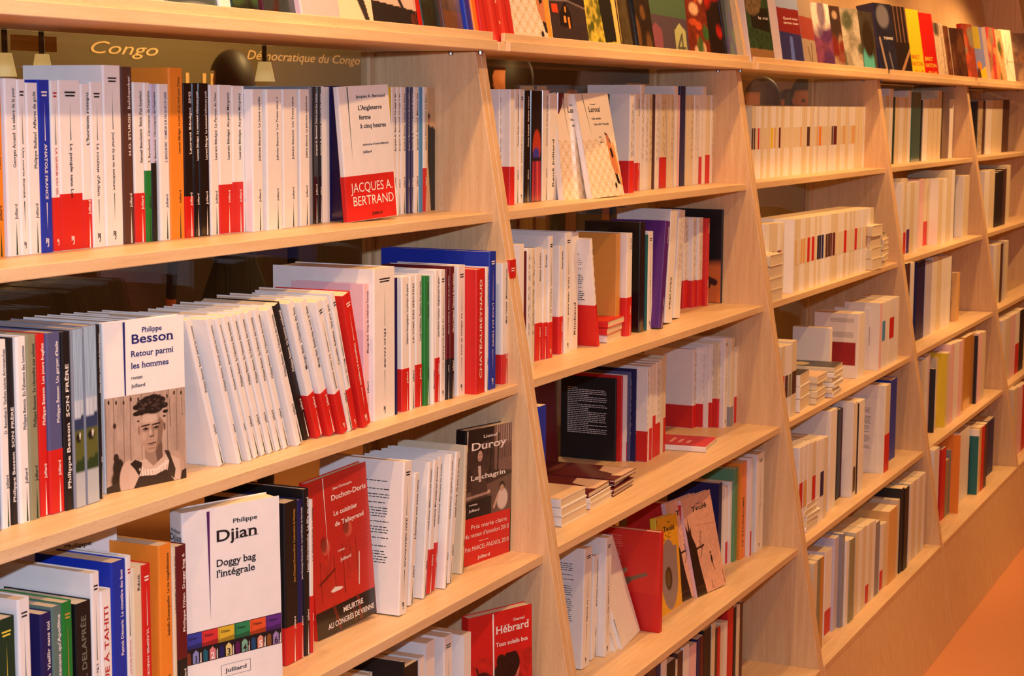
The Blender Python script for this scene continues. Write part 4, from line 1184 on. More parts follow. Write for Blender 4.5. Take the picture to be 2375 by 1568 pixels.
def f_hebrard(p):
    p.put(np.ones_like(p.X), (188, 34, 28)); p.noise(.08, 4, 4)
    p.ell(.20, .62, .20, .22, (40, 16, 14), 1, .1); p.ell(.55, .62, .22, .30, (44, 14, 12), 1, .1); p.ell(.50, .92, .07, .08, (44, 14, 12)); p.ell(.68, .98, .06, .07, (44, 14, 12)); p.ell(.66, .86, .14, .16, (40, 14, 12), 1, .1)
    p.poly([(.6, .62), (.78, .66), (.8, .82), (.7, .66)], (198, 110, 96)); p.ell(.25, .66, .12, .14, (96, 24, 20), .8, .5); p.ell(.75, .5, .16, .2, (90, 22, 18), .8, .6); p.line(.12, .9, .16, .75, .012, (40, 16, 14)); p.noise(.3, 5, 5)
def honey(p, y0=.0, y1=.56):
    for j in range(-1, 12):
        for i in range(-1, 8):
            cx = i*.2+(j % 2)*.1; cy = y0+j*.062
            if cy > y1 or cy < y0-.05: continue
            d = np.hypot((p.X-cx)/.098, (p.Y-cy)*p.asp/(.062*p.asp*.98)); k = np.exp(-((d-.92)/.055)**2); p.put(k*(p.Y < y1), (206, 158, 66), .8)
def woman(p, cx, s=1.0):
    p.poly([(cx-.06*s, .54), (cx+.03*s, .56), (cx+.13*s, .40), (cx+.16*s, .22), (cx+.08*s, .16), (cx-.02*s, .30)], (206, 128, 80)); p.poly([(cx-.10*s, .62), (cx, .60), (cx+.08*s, .5), (cx-.0, .54)], (60, 34, 26))
    p.ell(cx-.02*s, .555, .04*s, .04, (206, 128, 96)); p.poly([(cx-.0*s, .46), (cx+.06*s, .46), (cx+.09*s, .38), (cx+.03*s, .36)], (24, 20, 26)); p.poly([(cx+.04*s, .22), (cx+.12*s, .2), (cx+.17*s, .10), (cx+.08*s, .12)], (26, 20, 22)); p.ell(cx+.02*s, .10, .03*s, .03, (40, 24, 22)); p.line(cx+.12*s, .5, cx+.2*s, .1, .02, (226, 150, 70))
def f_laroui(p): p.put(np.ones_like(p.X), (240, 226, 206)); honey(p); woman(p, .78, 1.0)
def f_teule(p):
    p.put(np.ones_like(p.X), (232, 178, 148)); p.noise(.05, 6, 6)
    p.poly([(0, 0), (.34, 0), (.26, .3), (.24, .5), (.15, .62), (.17, .72), (.12, .66), (.10, .82), (.06, .66), (0, .75)], (44, 28, 24)); p.noise(.12, 3, 3); p.poly([(0, .08), (.33, .08), (.33, .10), (0, .10)], (70, 46, 36))
    p.poly([(.24, .46), (.50, .47), (.50, .49), (.24, .48)], (40, 26, 24)); p.line(.44, .47, .32, .36, .008, (40, 26, 24)); p.ell(.66, .38, .022, .014, (30, 20, 20)); p.ell(.67, .31, .028, .05, (30, 20, 20)); p.line(.67, .27, .72, .19, .008, (30, 20, 20))
    p.line(.95, .16, .98, .02, .008, (30, 20, 20)); p.line(.55, .10, .56, .02, .008, (90, 50, 36)); p.line(.6, .04, .62, .02, .006, (90, 50, 36))
    for i in range(9): p.ell(.36+.12*p.r.rand(), .62-.02*i, .03, .008, (90, 60, 56), .7)
    p.line(.35, .70, .95, .66, .006, (210, 70, 50), .5)
def f_yteule(p):
    p.put(np.ones_like(p.X), (236, 176, 36)); p.ell(.48, .40, .40, .36, (150, 132, 132), 1, .05); p.poly([(.1, .3), (.88, .3), (.88, .68), (.1, .68)], (150, 132, 132)); p.noise(.08, 2, 2); p.ell(.44, .36, .16, .12, (66, 46, 24)); p.ell(.42, .36, .10, .08, (96, 76, 40))
    for i in range(5): p.ell(.3+.3*p.r.rand(), .76+.015*i, .04, .008, (60, 44, 30), .8)
G11 = 'books on the upper shelf of the nearest bookcase'; G12 = 'books on the second shelf of the nearest bookcase'; G13 = 'books on the third shelf of the nearest bookcase'; G14 = 'books on the fourth shelf of the nearest bookcase'
G21 = 'books on the upper shelf of the second bookcase'; G24 = 'books on the fourth shelf of the second bookcase'
T = 'T'
faceout(-3.562, .083, ZK[2], .236, .002, .003, .433, .708, .012, 'W', 'book facing out with a black and white portrait of a young man in overalls', G12,
        [(T, 'Philippe', .47, .72, .925, .030, 'n', 1), (T, 'Besson', .335, .865, .862, .056, 'n', 1), (T, 'Retour parmi', .33, .86, .785, .036, 'n', 1), (T, 'les hommes', .33, .80, .715, .036, 'n', 1), (T, 'roman', .33, .47, .652, .02, 'k', 1), (T, 'Julliard', .33, .50, .603, .020, 'k', 1),
         ('P', [(.246, .562), (.262, .562), (.268, .995), (.240, .995)], 'n')], (f_besson, 0.0, .56, 190, 200))
faceout(-3.282, -.099, ZK[3], .393, .012, -.0, .50, .878, .030, 'W', 'large white book facing out with a row of six coloured small covers across it', G13,
        [(T, 'Philippe', .51, .765, .905, .022, 'k', 1), (T, 'Djian', .33, .765, .825, .058, 'k', 1), (T, 'Doggy bag', .33, .74, .70, .036, 'k', 1), (T, "l'intégrale", .33, .73, .646, .036, 'k', 1), (T, 'Julliard', .40, .62, .155, .020, 'k', 1),
         needle(.262, .44, .985, .030, 'p'), ('P', [(.355, .135), (.66, .135), (.66, .1365), (.355, .1365)], 'k'), ('P', [(.355, .195), (.66, .195), (.66, .1965), (.355, .1965)], 'k'), ('P', [(.355, .135), (.359, .135), (.359, .1965), (.355, .1965)], 'k'), ('P', [(.656, .135), (.66, .135), (.66, .1965), (.656, .1965)], 'k')]
        +[(T, str(i+1), i/6+.085, i/6+.125, .243, .034, 'w' if i in (1, 4) else 'k', 1) for i in range(6)]+[(T, 'Djian', i/6+.03, i/6+.12, .362, .012, 'k', 1) for i in range(6)], (f_djian, .235, .395, 200, 70), spine='Philippe/Djian', style='H')
faceout(-3.93, .30, ZK[3], .393, 0, .0, .50, .86, .026, 'W', 'second copy of the large white book, in shadow behind it under the shelf', G13, [(T, 'Djian', .33, .765, .825, .058, 'k', 1), (T, 'Philippe', .51, .765, .905, .022, 'k', 1)])
faceout(-2.136, -.059, ZK[3], .10, .055, .046, .50, .789, .013, 'R', 'red book facing out with two sketched figures and a black strip along its foot', G13,
        [(T, 'Jean-Christophe', .42, .74, .90, .016, 'w', 1), (T, 'Duchon-Doris', .38, .97, .835, .034, 'w', 1), (T, 'Le cuisinier', .40, .80, .735, .030, 'w', 1), (T, 'de Talleyrand', .41, .90, .665, .030, 'w', 1), (T, 'roman', .42, .54, .50, .014, 'w', 1), (T, 'Julliard', .46, .64, .435, .020, 'w', 1),
         (T, 'MEURTRE', .44, .78, .105, .034, 'w', 1), (T, 'AU CONGRÈS DE VIENNE', .18, .96, .04, .034, 'w', 1), needle(.27, .46, .995, .014, 'w')], (f_duchon, 0.0, 1.0, 150, 220), gloss=True)
faceout(-.5414, -.056, ZK[3], .155, -.03, .003, .467, .782, .022, 'K', 'dark book facing out with a woman and a child, red band about a 2010 prize', G13,
        [(T, 'Lionel', .36, .66, .925, .022, 'w', 1), (T, 'Duroy', .10, .86, .845, .056, 'w', 1), (T, 'Le chagrin', .10, .86, .625, .036, 'w', 1), (T, 'roman', .08, .26, .44, .014, 'w', 1), (T, 'Julliard', .08, .3, .395, .018, 'w', 1), needle(.03, .75, .995, .02, 'w')],
        (f_duroy, .34, 1.0, 150, 150), band=(.345, 'R'), band_items=[(T, 'Prix marie claire', .12, .90, .265, .034, 'w', 0), (T, "du roman d'émotion 2010", -.0, .95, .205, .034, 'w', 0), (T, 'Prix MARCEL-PAGNOL 2010', -.0, .95, .105, .034, 'w', 0), (T, 'Julliard', .28, .54, .035, .024, 'w', 1), ('P', [(.3, .165), (.5, .165), (.5, .168), (.3, .168)], 'w')])
faceout(-.631, -.142, ZK[4], .46, .02, -.0, .46, .75, .020, 'R', 'red book facing out with dark animal shapes, bottom of the nearest bookcase', G14,
        [(T, 'Daniel', .70, .88, .90, .022, 'w', 1), (T, 'Hébrard', .42, .95, .825, .062, 'w', 1), (T, 'Tous soleils bus', .42, .93, .725, .034, 'w', 1), ('P', [(.375, .0), (.39, .0), (.395, .99), (.37, .99)], 'w')], (f_hebrard, 0.0, .66, 130, 120))
faceout(-1.30, .245, ZK[1], .141, .045, .06, .433, .706, .010, 'W', 'white book facing out with a wide red band in big capitals', G11,
        [(T, 'Jacques A. Bertrand', .34, .92, .91, .022, 'k', 1), (T, "L'Angleterre", .36, .84, .82, .034, 'k', 1), (T, 'ferme', .37, .60, .75, .034, 'k', 1), (T, 'à cinq heures', .38, .90, .685, .034, 'k', 1), (T, "mémoires d'outre-Manche", .40, .92, .555, .016, 'k', 1), (T, 'Julliard', .40, .57, .50, .018, 'k', 1), needle(.18, .42, .995, .018, 'g')],
        band=(.335, 'R'), band_items=[(T, 'JACQUES A.', .10, .93, .215, .072, 'w', 0), (T, 'BERTRAND', .11, .94, .115, .072, 'w', 0), (T, 'Julliard', .48, .68, .035, .022, 'k', 1)])
li = [(T, 'Fouad', .40, .56, .885, .016, 'k', 1), (T, 'Laroui', .33, .68, .82, .05, 'k', 1), (T, 'Une année', .38, .66, .745, .022, 'k', 1), (T, 'chez les Français', .42, .88, .69, .022, 'k', 1), (T, 'roman', .5, .6, .57, .012, 'k', 1), (T, 'Julliard', .52, .64, .52, .014, 'k', 1), needle(.2, .56, .99, .016, 'k', .12)]
faceout(1.73, .125, ZK[1], .15, .03, .19, .433, .712, .014, 'W', 'white book with a golden honeycomb pattern and a woman in black, front copy', G21, li, (f_laroui, 0, 1, 130, 200), gloss=True)
faceout(1.50, .235, ZK[1], .15, -.03, .13, .433, .712, .014, 'W', 'copy of the honeycomb patterned white book, just behind the front one at left', G21, li, (f_laroui, 0, 1, 130, 200), gloss=True)
ti = [(T, 'Jean', .45, .6, .905, .014, 'k', 1), (T, 'Teulé', .28, .80, .845, .05, 'k', 1)]
faceout(2.93, -.262, ZK[4], .192, .03, .204, .433, .735, .012, 'P', 'pink book facing out with a dark castle and a hanging figure, front copy', G24, ti, (f_teule, 0, 1, 130, 200), gloss=True)
faceout(2.76, -.20, ZK[4], .192, .03, .204, .433, .735, .012, 'P', 'copy of the pink castle book, mostly hidden behind the front one', G24, ti, (f_teule, 0, 1, 130, 200), gloss=True)
faceout(2.313, -.207, ZK[4], -.003, -.10, .12, .433, .704, .015, 'Y', 'yellow book facing out with a grey oval and a dark spot', G24, [(T, 'Jean', .5, .65, .93, .014, 'k', 1), (T, 'Teulé', .30, .84, .845, .052, 'k', 1), needle(.02, .9, .99, .02, 'k')], (f_yteule, 0, 1, 90, 140))
for i, (dx, dy) in enumerate(((0, 0), (-.075, .02), (-.14, .04))):
    faceout(1.484+dx, -.234+dy, ZK[4], -.081, .024, .301, .433, .698, .012, 'W', 'plain white book slumped backwards, %s of three, fourth shelf of the second bookcase' % ('frontmost', 'middle', 'rearmost')[i], G24, [needle(.0, .0, .3, .02, 'g')])

_p = upy(1236, 1052, .70)
faceout(_p[0], .70, ZK[3], 0, 0, .06, .46, .80, .015, 'M', 'dark red cover standing at the back behind the black book, third shelf', 'books on the third shelf of the second bookcase')
# ------------------------------------------------------------------ books lying in stacks: spine to the left, foot to the viewer
def stack(k, F, Rp, n, t, w, L, cols, desc, group, jitter=0.02, band=None, text='', tops=None):
    z = ZK[k]; A = upz(F[0], F[1], z); B = upz(Rp[0], Rp[1], z); yaw = math.atan2(-(B[1]-A[1]), B[0]-A[0]); yaw = max(-.25, min(.3, yaw))
    rr = random.Random(n*7+k); zt = (z+5)*S+0.0005
    for i in range(n):
        ti = t*rr.uniform(.92, 1.08); jx, jy, ja = rr.uniform(-1, 1)*jitter, rr.uniform(-.5, .5)*jitter, rr.uniform(-1, 1)*jitter*1.5
        a = yaw+ja; e = Vector((math.cos(a), -math.sin(a), 0)); nn = Vector((math.sin(a), math.cos(a), 0)); c = cols[i % len(cols)]
        m = Matrix.Identity(4)
        for r_ in range(3): m[r_][0], m[r_][1], m[r_][2] = (0, 0, 1)[r_], e[r_], nn[r_]
        m.translation = Vector((A[0]*S+jx*S, max(A[1], sfront(k)+0.012)*S+jy*S, zt+ti/2)); zt += ti+0.0006
        pos = ('topmost' if i == n-1 else 'lowest' if i == 0 else ordn(i+1)+' from bottom')
        ex = None
        if i == n-1 and tops:
            def ex(root, t_, h_, D, fn=tops):
                p = Pic(60, 90, (200, 200, 200)); fn(p); p.build('cover_picture', lambda q, s_: (t_/2+0.0002+(0.0005 if band else 0), q, s_), 0.001, D-0.002, 0.001, h_-0.001, root)
        build_book(m, ti, L, w, c, label='%s %s, %s' % (COLS[c][1], desc, pos), group=group, title=text or None, style='J' if text else '', band=band if (band and (i > 0 or n == 1)) else None, extra=ex)
def f_mar(p): p.put(np.ones_like(p.X), (92, 12, 18)); p.poly([(.35, 0), (1, 0), (1, .34), (.6, .30), (.45, .12), (.3, .1)], (226, 190, 160)); p.ell(.6, .75, .35, .05, (190, 110, 80), .7, .7)
def f_bei(p): p.put(np.ones_like(p.X), (222, 186, 150)); p.ell(.25, .6, .14, .05, (40, 30, 26)); p.poly([(.1, .6), (.5, .62), (.5, .65), (.1, .64)], (60, 44, 36))
def f_lil(p): p.put(np.ones_like(p.X), (186, 150, 190)); p.poly([(0, .4), (1, .5), (1, .6), (0, .5)], (220, 200, 220))
def f_jag(p): p.put(np.ones_like(p.X), (206, 36, 28)); p.poly([(0, .62), (1, .62), (1, 1), (0, 1)], (232, 150, 110)); p.ell(.45, .35, .2, .02, (240, 170, 150)); p.ell(.5, .45, .25, .02, (240, 170, 150)); p.ell(.4, .25, .15, .02, (240, 170, 150))
def f_dk(p): p.put(np.ones_like(p.X), (60, 54, 44)); p.ell(.4, .6, .3, .15, (200, 180, 120))
stack(3, (1637, 1050.5), (1683.6, 1012), 1, .013, .130, .205, ['W'], 'book with a red band lying flat on the third shelf of the second bookcase', 'books on the third shelf of the second bookcase', 0, tops=f_jag)
stack(3, (1424, 1152), (1483, 1113), 4, .0085, .130, .205, ['M'], 'book in the right-hand stack, third shelf, second bookcase', 'books stacked on the third shelf of the second bookcase', .03, text='Julliard', tops=f_mar)
stack(3, (1365, 1184), (1424, 1146), 3, .011, .130, .205, ['W', 'W', 'M'], 'book in the middle stack, third shelf, second bookcase', 'books stacked on the third shelf of the second bookcase', .02, tops=f_mar)
stack(3, (1300, 1224), (1363, 1189), 3, .0175, .130, .205, ['W'], 'book in the left-hand stack, third shelf, second bookcase', 'books stacked on the third shelf of the second bookcase', .01, tops=f_bei)
stack(2, (1408, 797), (1462, 775), 3, .0145, .130, .205, ['W', 'R', 'R'], 'book in the small stack, second shelf, second bookcase', 'books stacked on the second shelf of the second bookcase', .02, tops=f_jag)
stack(2, (1793, 703.7), (1824, 693.5), 4, .029, .115, .178, ['C'], 'thick book in the left stack, second shelf, third bookcase', 'books stacked on the second shelf of the third bookcase', .01)
stack(2, (2032, 628), (2058, 620), 4, .033, .115, .178, ['C'], 'thick book in the stack beside the pale row, second shelf, third bookcase', 'books stacked on the second shelf of the third bookcase', .03)
stack(2, (2063, 619), (2095, 604), 6, .0165, .115, .178, ['C'], 'book in the rightmost stack, second shelf, third bookcase', 'books stacked on the second shelf of the third bookcase', .03, tops=f_dk)
stack(3, (1854, 958), (1889, 934), 3, .033, .115, .178, ['W'], 'thick book in the left stack, third shelf, third bookcase', 'books stacked on the third shelf of the third bookcase', .005, tops=f_dk)
stack(3, (1894, 939), (1923, 917), 4, .019, .115, .178, ['C'], 'book in the middle stack, third shelf, third bookcase', 'books stacked on the third shelf of the third bookcase', .03, tops=f_bei)
stack(3, (1950, 925), (1976, 908), 6, .0135, .115, .178, ['W', 'C'], 'book in the right stack, third shelf, third bookcase', 'books stacked on the third shelf of the third bookcase', .03, tops=f_dk)
stack(4, (1868, 1236), (1906, 1208), 5, .014, .115, .178, ['W', 'C'], 'book in the stack on the fourth shelf of the third bookcase', 'books stacked on the fourth shelf of the third bookcase', .03, tops=f_lil)

# ------------------------------------------------------------------ the display ledge: covers turned to the room
def blob(cs, n=16, seed=1, s=.2):
    def f(p):
        p.r = np.random.RandomState(seed); p.put(np.ones_like(p.X), cs[0]); p.noise(.3, 5, 5)
        for i in range(n): a = p.r.rand(4); p.ell(a[0], a[1], s*(.4+a[2]), s*.6*(.4+a[3]), cs[1+i % (len(cs)-1)], .8, .5)
        p.noise(.25, 2, 3)
    return f
def f_wave(p): p.put(np.ones_like(p.X), (170, 160, 150)); p.ell(.5, .10, .5, .12, (70, 84, 80), 1, .1); p.ell(.5, .0, .5, .09, (150, 150, 140), 1, .2)
def f_feather(p): p.put(np.ones_like(p.X), (226, 196, 156)); p.poly([(.55, .5), (.75, .5), (.96, .02), (.88, .04)], (34, 28, 26))
def f_blackpink(p): p.put(np.ones_like(p.X), (26, 22, 20)); p.poly([(0, .24), (1, .18), (1, 1), (0, 1)], (216, 178, 156)); p.line(.6, .3, .75, .14, .03, (30, 24, 22)); p.ell(.9, .1, .05, .06, (90, 40, 24))
def f_stone(p): p.put(np.ones_like(p.X), (90, 70, 62)); p.noise(.4, 4, 4); p.poly([(0, 0), (1, 0), (1, .2), (0, .22)], (120, 76, 46)); p.ell(.5, .5, .3, .25, (170, 140, 130), .5, .8)
def f_satin(p):
    p.put(np.ones_like(p.X), (216, 46, 40))
    for i, (u, w_) in enumerate(((.1, .03), (.3, .05), (.45, .02), (.62, .05), (.8, .03))): p.line(u, 1, u+.05, 0, w_, (240, 84, 70) if i % 2 else (176, 26, 26), .6)
    p.ell(.55, .33, .02, .014, (250, 190, 150)); p.ell(.58, .16, .02, .014, (250, 190, 150))
def f_honey2(p): p.put(np.ones_like(p.X), (240, 226, 200)); honey(p, 0, 1.0); woman(p, .72, 1.3); p.poly([(.88, 0), (1, 0), (1, 1), (.84, 1)], (236, 160, 60))
def f_night(p):
    p.put(np.ones_like(p.X), (52, 40, 40)); p.noise(.2, 3, 3); p.poly([(0, .42), (1, .38), (1, 1), (0, 1)], (30, 24, 26)); p.line(0, .42, .5, .43, .012, (150, 130, 120), .6); p.line(.4, .44, 1, .37, .012, (150, 130, 120), .6)
    p.poly([(.25, .2), (.58, .18), (.58, .32), (.42, .42), (.25, .3)], (16, 12, 12)); p.poly([(.36, .23), (.42, .23), (.42, .29), (.36, .29)], (240, 150, 60)); p.poly([(.47, .18), (.53, .18), (.53, .28), (.47, .28)], (236, 140, 50)); p.poly([(.41, .32), (.45, .32), (.45, .37), (.41, .37)], (240, 150, 60)); p.poly([(.06, .32), (.22, .31), (.22, .39), (.06, .39)], (220, 70, 30))
def f_tree(p): p.put(np.ones_like(p.X), (190, 170, 60)); p.noise(.5, 3, 3); [p.ell(p.r.rand()*.6, p.r.rand(), .05, .04, (70, 80, 24), .8, .5) for _ in range(40)]; p.poly([(.35, 1), (.75, 1), (.85, .1), (.5, .08)], (22, 26, 22)); p.poly([(.85, 0), (1, 0), (1, 1), (.8, 1)], (214, 180, 100))
def f_figs(p): p.put(np.ones_like(p.X), (70, 62, 40)); p.noise(.4, 6, 6); p.poly([(.5, 1), (.8, 1), (.75, 0), (.6, 0)], (20, 20, 18))
def f_four(p): p.put(np.ones_like(p.X), (50, 30, 44)); p.poly([(0, .45), (1, .4), (1, 1), (0, 1)], (40, 74, 40)); p.poly([(.05, 0), (.35, 0), (.35, .28), (.2, .36), (.05, .28)], (110, 44, 60)); p.poly([(.66, 0), (.94, 0), (.94, .28), (.8, .36), (.66, .28)], (150, 150, 90)); p.line(.84, .24, .72, .1, .02, (60, 56, 40)); p.line(.72, .1, .9, .1, .02, (60, 56, 40)); p.line(.84, .24, .84, .03, .02, (60, 56, 40))
def f_street(p): p.put(np.ones_like(p.X), (40, 70, 40)); p.poly([(.2, .45), (.95, .4), (.95, .7), (.2, .72)], (16, 26, 18)); p.ell(.3, .8, .4, .2, (110, 90, 60)); p.noise(.5, 4, 4); p.poly([(0, 0), (1, 0), (1, .18), (0, .2)], (150, 110, 70))
def f_sky(p): p.put(np.ones_like(p.X), (150, 166, 200)); p.poly([(0, 0), (1, 0), (1, .5), (0, .5)], (44, 46, 96)); p.poly([(0, .48), (1, .44), (1, .78), (0, .8)], (130, 34, 34)); p.poly([(.4, 0), (.6, 0), (.58, .42), (.45, .42)], (90, 110, 190))
def f_path(p): p.put(np.ones_like(p.X), (170, 150, 130)); p.poly([(0, .42), (1, .4), (1, .72), (0, .74)], (160, 70, 60)); p.line(.4, .3, .55, 0, .02, (60, 44, 40)); p.line(.7, .35, .6, 0, .02, (60, 44, 40))
def f_teal(p): p.put(np.ones_like(p.X), (70, 66, 56)); p.noise(.3, 5, 5); p.ell(.45, .15, .35, .3, (90, 190, 180), 1, .3); p.ell(.55, .55, .35, .3, (50, 40, 26), 1, .3)
def f_globe(p): p.put(np.ones_like(p.X), (34, 40, 60)); p.noise(.4, 5, 5); p.ell(.45, .82, .35, .16, (130, 130, 140), 1, .3); p.line(.15, .5, .35, .05, .05, (200, 170, 150), .8); p.line(.6, .3, .75, 0, .04, (140, 130, 130), .7)
def f_stripe(p): p.put(np.ones_like(p.X), (36, 28, 26)); [p.line(.2+.25*i, 1, .22+.25*i, .5, .03, (150, 110, 90), .8) for i in range(4)]; p.poly([(.1, 0), (.3, 0), (1, .35), (1, .42)], (176, 130, 90))
def f_flower(p): p.put(np.ones_like(p.X), (130, 140, 200)); p.poly([(0, 0), (1, 0), (1, .3), (.3, .2)], (240, 200, 50)); p.ell(.35, .3, .25, .08, (220, 140, 50)); p.ell(.2, .12, .2, .14, (90, 50, 30)); p.poly([(.0, .6), (.7, .6), (.7, 1), (0, 1)], (190, 170, 60))
def f_glit(p): p.put(np.ones_like(p.X), (250, 240, 210)); [p.line(.45, .42, .45+.5*math.cos(i*.7), .42+.5*math.sin(i*.7), .012, (120, 110, 90), .8) for i in range(9)]
ledge_n = 0
def ledge(pl, pr, yt, c, fn, lab, t=.016, items=(), gloss=True, w=.433, y=.05, lean=.17):
    z = LEDGE1-.004; b = 1 if pl < 1160 else 2 if pl < 1745 else 3 if pl < 2060 else 4 if pl < 2255 else 5
    row0 = proj([upy(pl, 100, y)[0], y, LEDGE1+.04])[1]
    def end(yaw):
        yl = y+w*math.sin(max(yaw, 0)); A = upy(pl, row0, yl); return A, proj([A[0]+w*math.cos(yaw), yl-w*math.sin(yaw), LEDGE1+.04])[0]
    lo, hi = -.1, 1.0
    for _ in range(30):
        m_ = (lo+hi)/2
        if end(m_)[1] < pr: lo = m_
        else: hi = m_
    A, _ = end(lo); yl = y+w*math.sin(max(lo, 0))
    h = .72 if yt is None else max(.5, min(.85, height_to([A[0], yl+.1, z], yt)*1.0))
    faceout(A[0], yl, z, lo, 0, lean, w, h, t, c, lab, 'books shown on the ledge of the bookcases', items, (fn, 0, 1, 80, 120) if fn else None, gloss)
ledge(345, 388, None, 'C', None, 'cream book at the left end of the display ledge', .02)
ledge(392, 520, None, 'H', f_wave, 'grey cover with a dark green wave low on it, display ledge', .012)
ledge(516, 556, None, 'W', None, 'white book on the display ledge right of the grey wave cover', .02)
ledge(545, 640, None, 'D', blob([(30, 40, 30), (60, 90, 50), (20, 20, 16), (110, 30, 20)], 20, 2), 'dark green and brown glossy cover on the nearest ledge', .012)
ledge(618, 706, None, 'M', blob([(70, 26, 20), (190, 190, 180), (150, 50, 30), (40, 60, 60)], 16, 3), 'glossy cover with red and silvery shapes on the nearest ledge', .012)
ledge(705, 738, None, 'P', None, 'pale pink book beside the beige feather cover on the ledge', .02)
ledge(736, 870, None, 'F', f_feather, 'beige cover with a slanting black feather on the ledge', .012, gloss=False)
ledge(866, 974, None, 'K', f_blackpink, 'black cover with a pale pink upper half on the ledge', .012)
ledge(970, 992, None, 'R', None, 'slim red book on the ledge beside the black and pink cover', .02)
ledge(988, 1040, None, 'D', blob([(26, 40, 30), (50, 70, 44), (180, 160, 120)], 10, 5), 'dark green cover beside the slim red book on the ledge', .012)
ledge(1036, 1088, None, 'E', f_stone, 'brown stone patterned cover near the right end of the nearest ledge', .012)
ledge(1090, 1108, None, 'B', None, 'thin blue edged book between brown and orange covers on the ledge', .01)
ledge(1106, 1124, None, 'O', None, 'orange book on the ledge left of the red satin cover', .012)
ledge(1122, 1196, None, 'R', f_satin, 'red satin patterned cover across the gap between two ledges', .012, y=.035)
ledge(1194, 1286, None, 'W', f_honey2, 'honeycomb patterned cover standing on the ledge of the second bookcase', .012)
ledge(1287, 1369, None, 'K', f_night, 'dark night cover with a small house and lit windows', .012)
ledge(1369, 1446, None, 'Y', f_tree, 'yellow green cover with a black coated figure', .012)
ledge(1444, 1490, None, 'E', f_figs, 'brown and olive cover with a dark post shape on the ledge', .012)
ledge(1486, 1514, None, 'K', blob([(24, 22, 18), (120, 80, 40), (16, 16, 16)], 10, 8), 'narrow black cover right of the brown and olive one', .012)
ledge(1510, 1602, None, 'U', f_four, 'purple and green cover with the number 4 on the ledge', .012)
ledge(1596, 1652, None, 'R', blob([(110, 40, 26), (200, 80, 40), (40, 100, 50), (230, 180, 140)], 18, 9, .14), 'red orange and green patterned cover on the ledge', .012)
ledge(1642, 1690, None, 'K', blob([(20, 18, 18), (200, 30, 24), (16, 14, 14)], 7, 10, .3), 'black cover with red patches near the end of the second ledge', .012)
ledge(1686, 1712, None, 'B', blob([(20, 80, 110), (40, 120, 50), (20, 40, 140)], 12, 11), 'blue and green cover beside the wooden divider', .012)
wt = [(T, 'roman', .5, .9, .45, .03, 'w', 0), (T, 'nouveau', .4, .92, .40, .035, 'w', 0)]
ledge(1745, 1799, -45, 'W', f_street, 'dark green street cover at the left of the third ledge', .028, [(T, 'le roi', .5, .92, .56, .04, 'w', 0)])
ledge(1818, 1868, -22, 'W', f_sky, 'cover with blue sky over a dark red block on the third ledge', .028, [(T, 'Quand nous', .25, .92, .64, .035, 'w', 0), (T, 'serons tous', .25, .92, .58, .035, 'w', 0)])
ledge(1869, 1899, -10, 'P', f_path, 'pale cover with a red block and two thin legs', .012)
ledge(1896, 1940, 2, 'W', blob([(120, 60, 90), (230, 214, 200), (70, 40, 90)], 6, 12, .35), 'white and purple cover on the third ledge', .012)
ledge(1925, 1965, 8, 'E', blob([(80, 50, 40), (120, 34, 30), (50, 40, 34), (180, 150, 120)], 10, 13, .25), 'dark brown cover with a red block on the third ledge', .012)
ledge(1958, 2006, 14, 'V', blob([(150, 140, 120), (50, 70, 40), (190, 180, 160)], 10, 14, .22), 'grey green cover with pale stems on the third ledge', .02)
ledge(2004, 2040, 22, 'E', f_teal, 'brown cover with a glowing turquoise shape', .014)
ledge(2046, 2086, 3, 'N', f_globe, 'thick navy book with a pale globe, tallest on the ledge', .06, [(T, 'TERRE', .35, .9, .5, .035, 'w', 1)], w=.46)
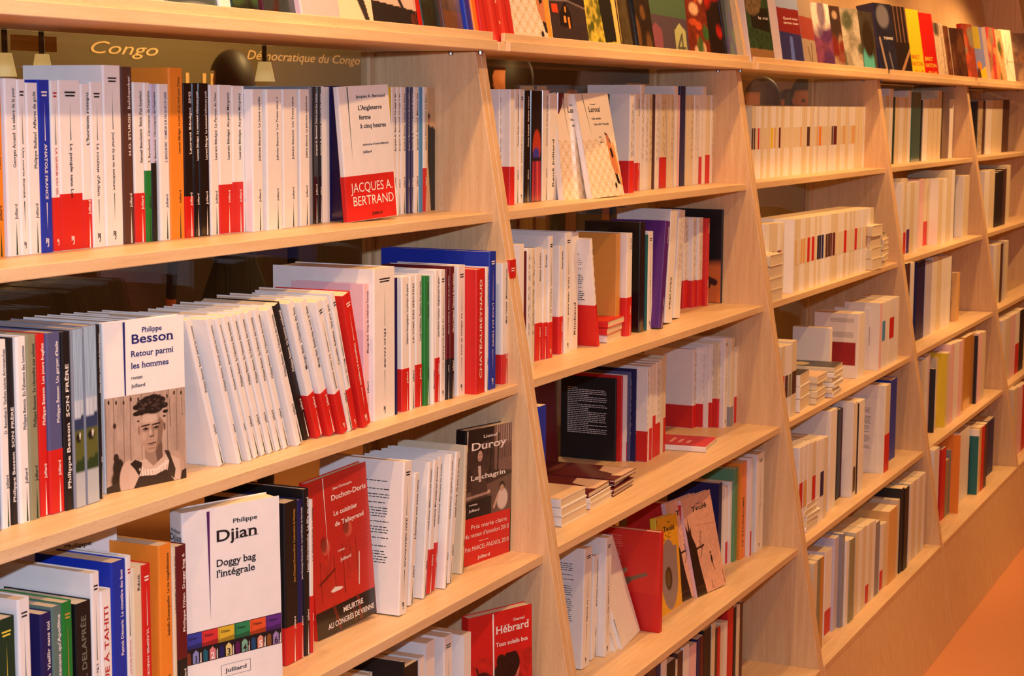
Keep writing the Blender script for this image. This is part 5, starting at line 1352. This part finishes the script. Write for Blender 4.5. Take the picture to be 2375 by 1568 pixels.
ledge(2084, 2119, 10, 'K', f_stripe, 'black cover with brown stripes on the fourth ledge', .012)
ledge(2117, 2148, 17, 'Y', None, 'bright yellow cover with red capitals on the fourth ledge', .012, [(T, 'BRET', .1, .7, .27, .06, 'r', 0), (T, 'EASTON', .1, .9, .17, .06, 'r', 0), (T, 'ELLIS', .25, .9, .05, .06, 'r', 0)])
ledge(2148, 2179, 26, 'R', None, 'bright red cover with yellow capitals on the fourth ledge', .012, [(T, 'BRET', .1, .7, .27, .06, 'y', 0), (T, 'EASTON', .1, .9, .17, .06, 'y', 0), (T, 'ELLIS', .25, .9, .05, .06, 'y', 0)])
ledge(2180, 2202, 50, 'W', blob([(226, 200, 170), (60, 50, 40), (226, 200, 170)], 3, 15, .2), 'white cover right of the bright red one on the ledge', .012)
ledge(2196, 2214, 56, 'M', blob([(110, 60, 40), (140, 90, 60), (70, 40, 30)], 12, 16, .15), 'narrow reddish brown cover on the fourth ledge', .012)
ledge(2215, 2248, 62, 'C', blob([(80, 44, 30), (110, 66, 40), (60, 34, 24)], 12, 17, .2), 'dark brown cover with cream edge on the fourth ledge', .012)
ledge(2246, 2270, 52, 'R', blob([(170, 70, 50), (150, 150, 120), (220, 90, 50)], 6, 18, .3), 'red and grey cover at the left of the fifth ledge', .02)
ledge(2270, 2292, 58, 'Y', f_flower, 'yellow and blue cover with an orange flower', .012)
ledge(2302, 2322, 60, 'W', blob([(190, 60, 60), (230, 150, 90), (150, 120, 90)], 10, 19, .25), 'crimson cover with a cream spine on the fifth ledge', .03)
ledge(2322, 2338, 66, 'O', blob([(226, 180, 130), (220, 130, 50), (60, 90, 40)], 8, 20, .2), 'narrow orange and green cover on the fifth ledge', .012)
ledge(2330, 2358, 66, 'W', f_glit, 'glittering pale cover with dark rays on the fifth ledge', .012)
ledge(2356, 2392, 74, 'F', blob([(200, 150, 110), (150, 120, 110), (230, 190, 150)], 8, 21, .3), 'tan and grey cover cut by the right edge of the frame', .012)
for gl in [o for o in bpy.data.objects if o.name.startswith('glyph')]: bpy.data.objects.remove(gl)
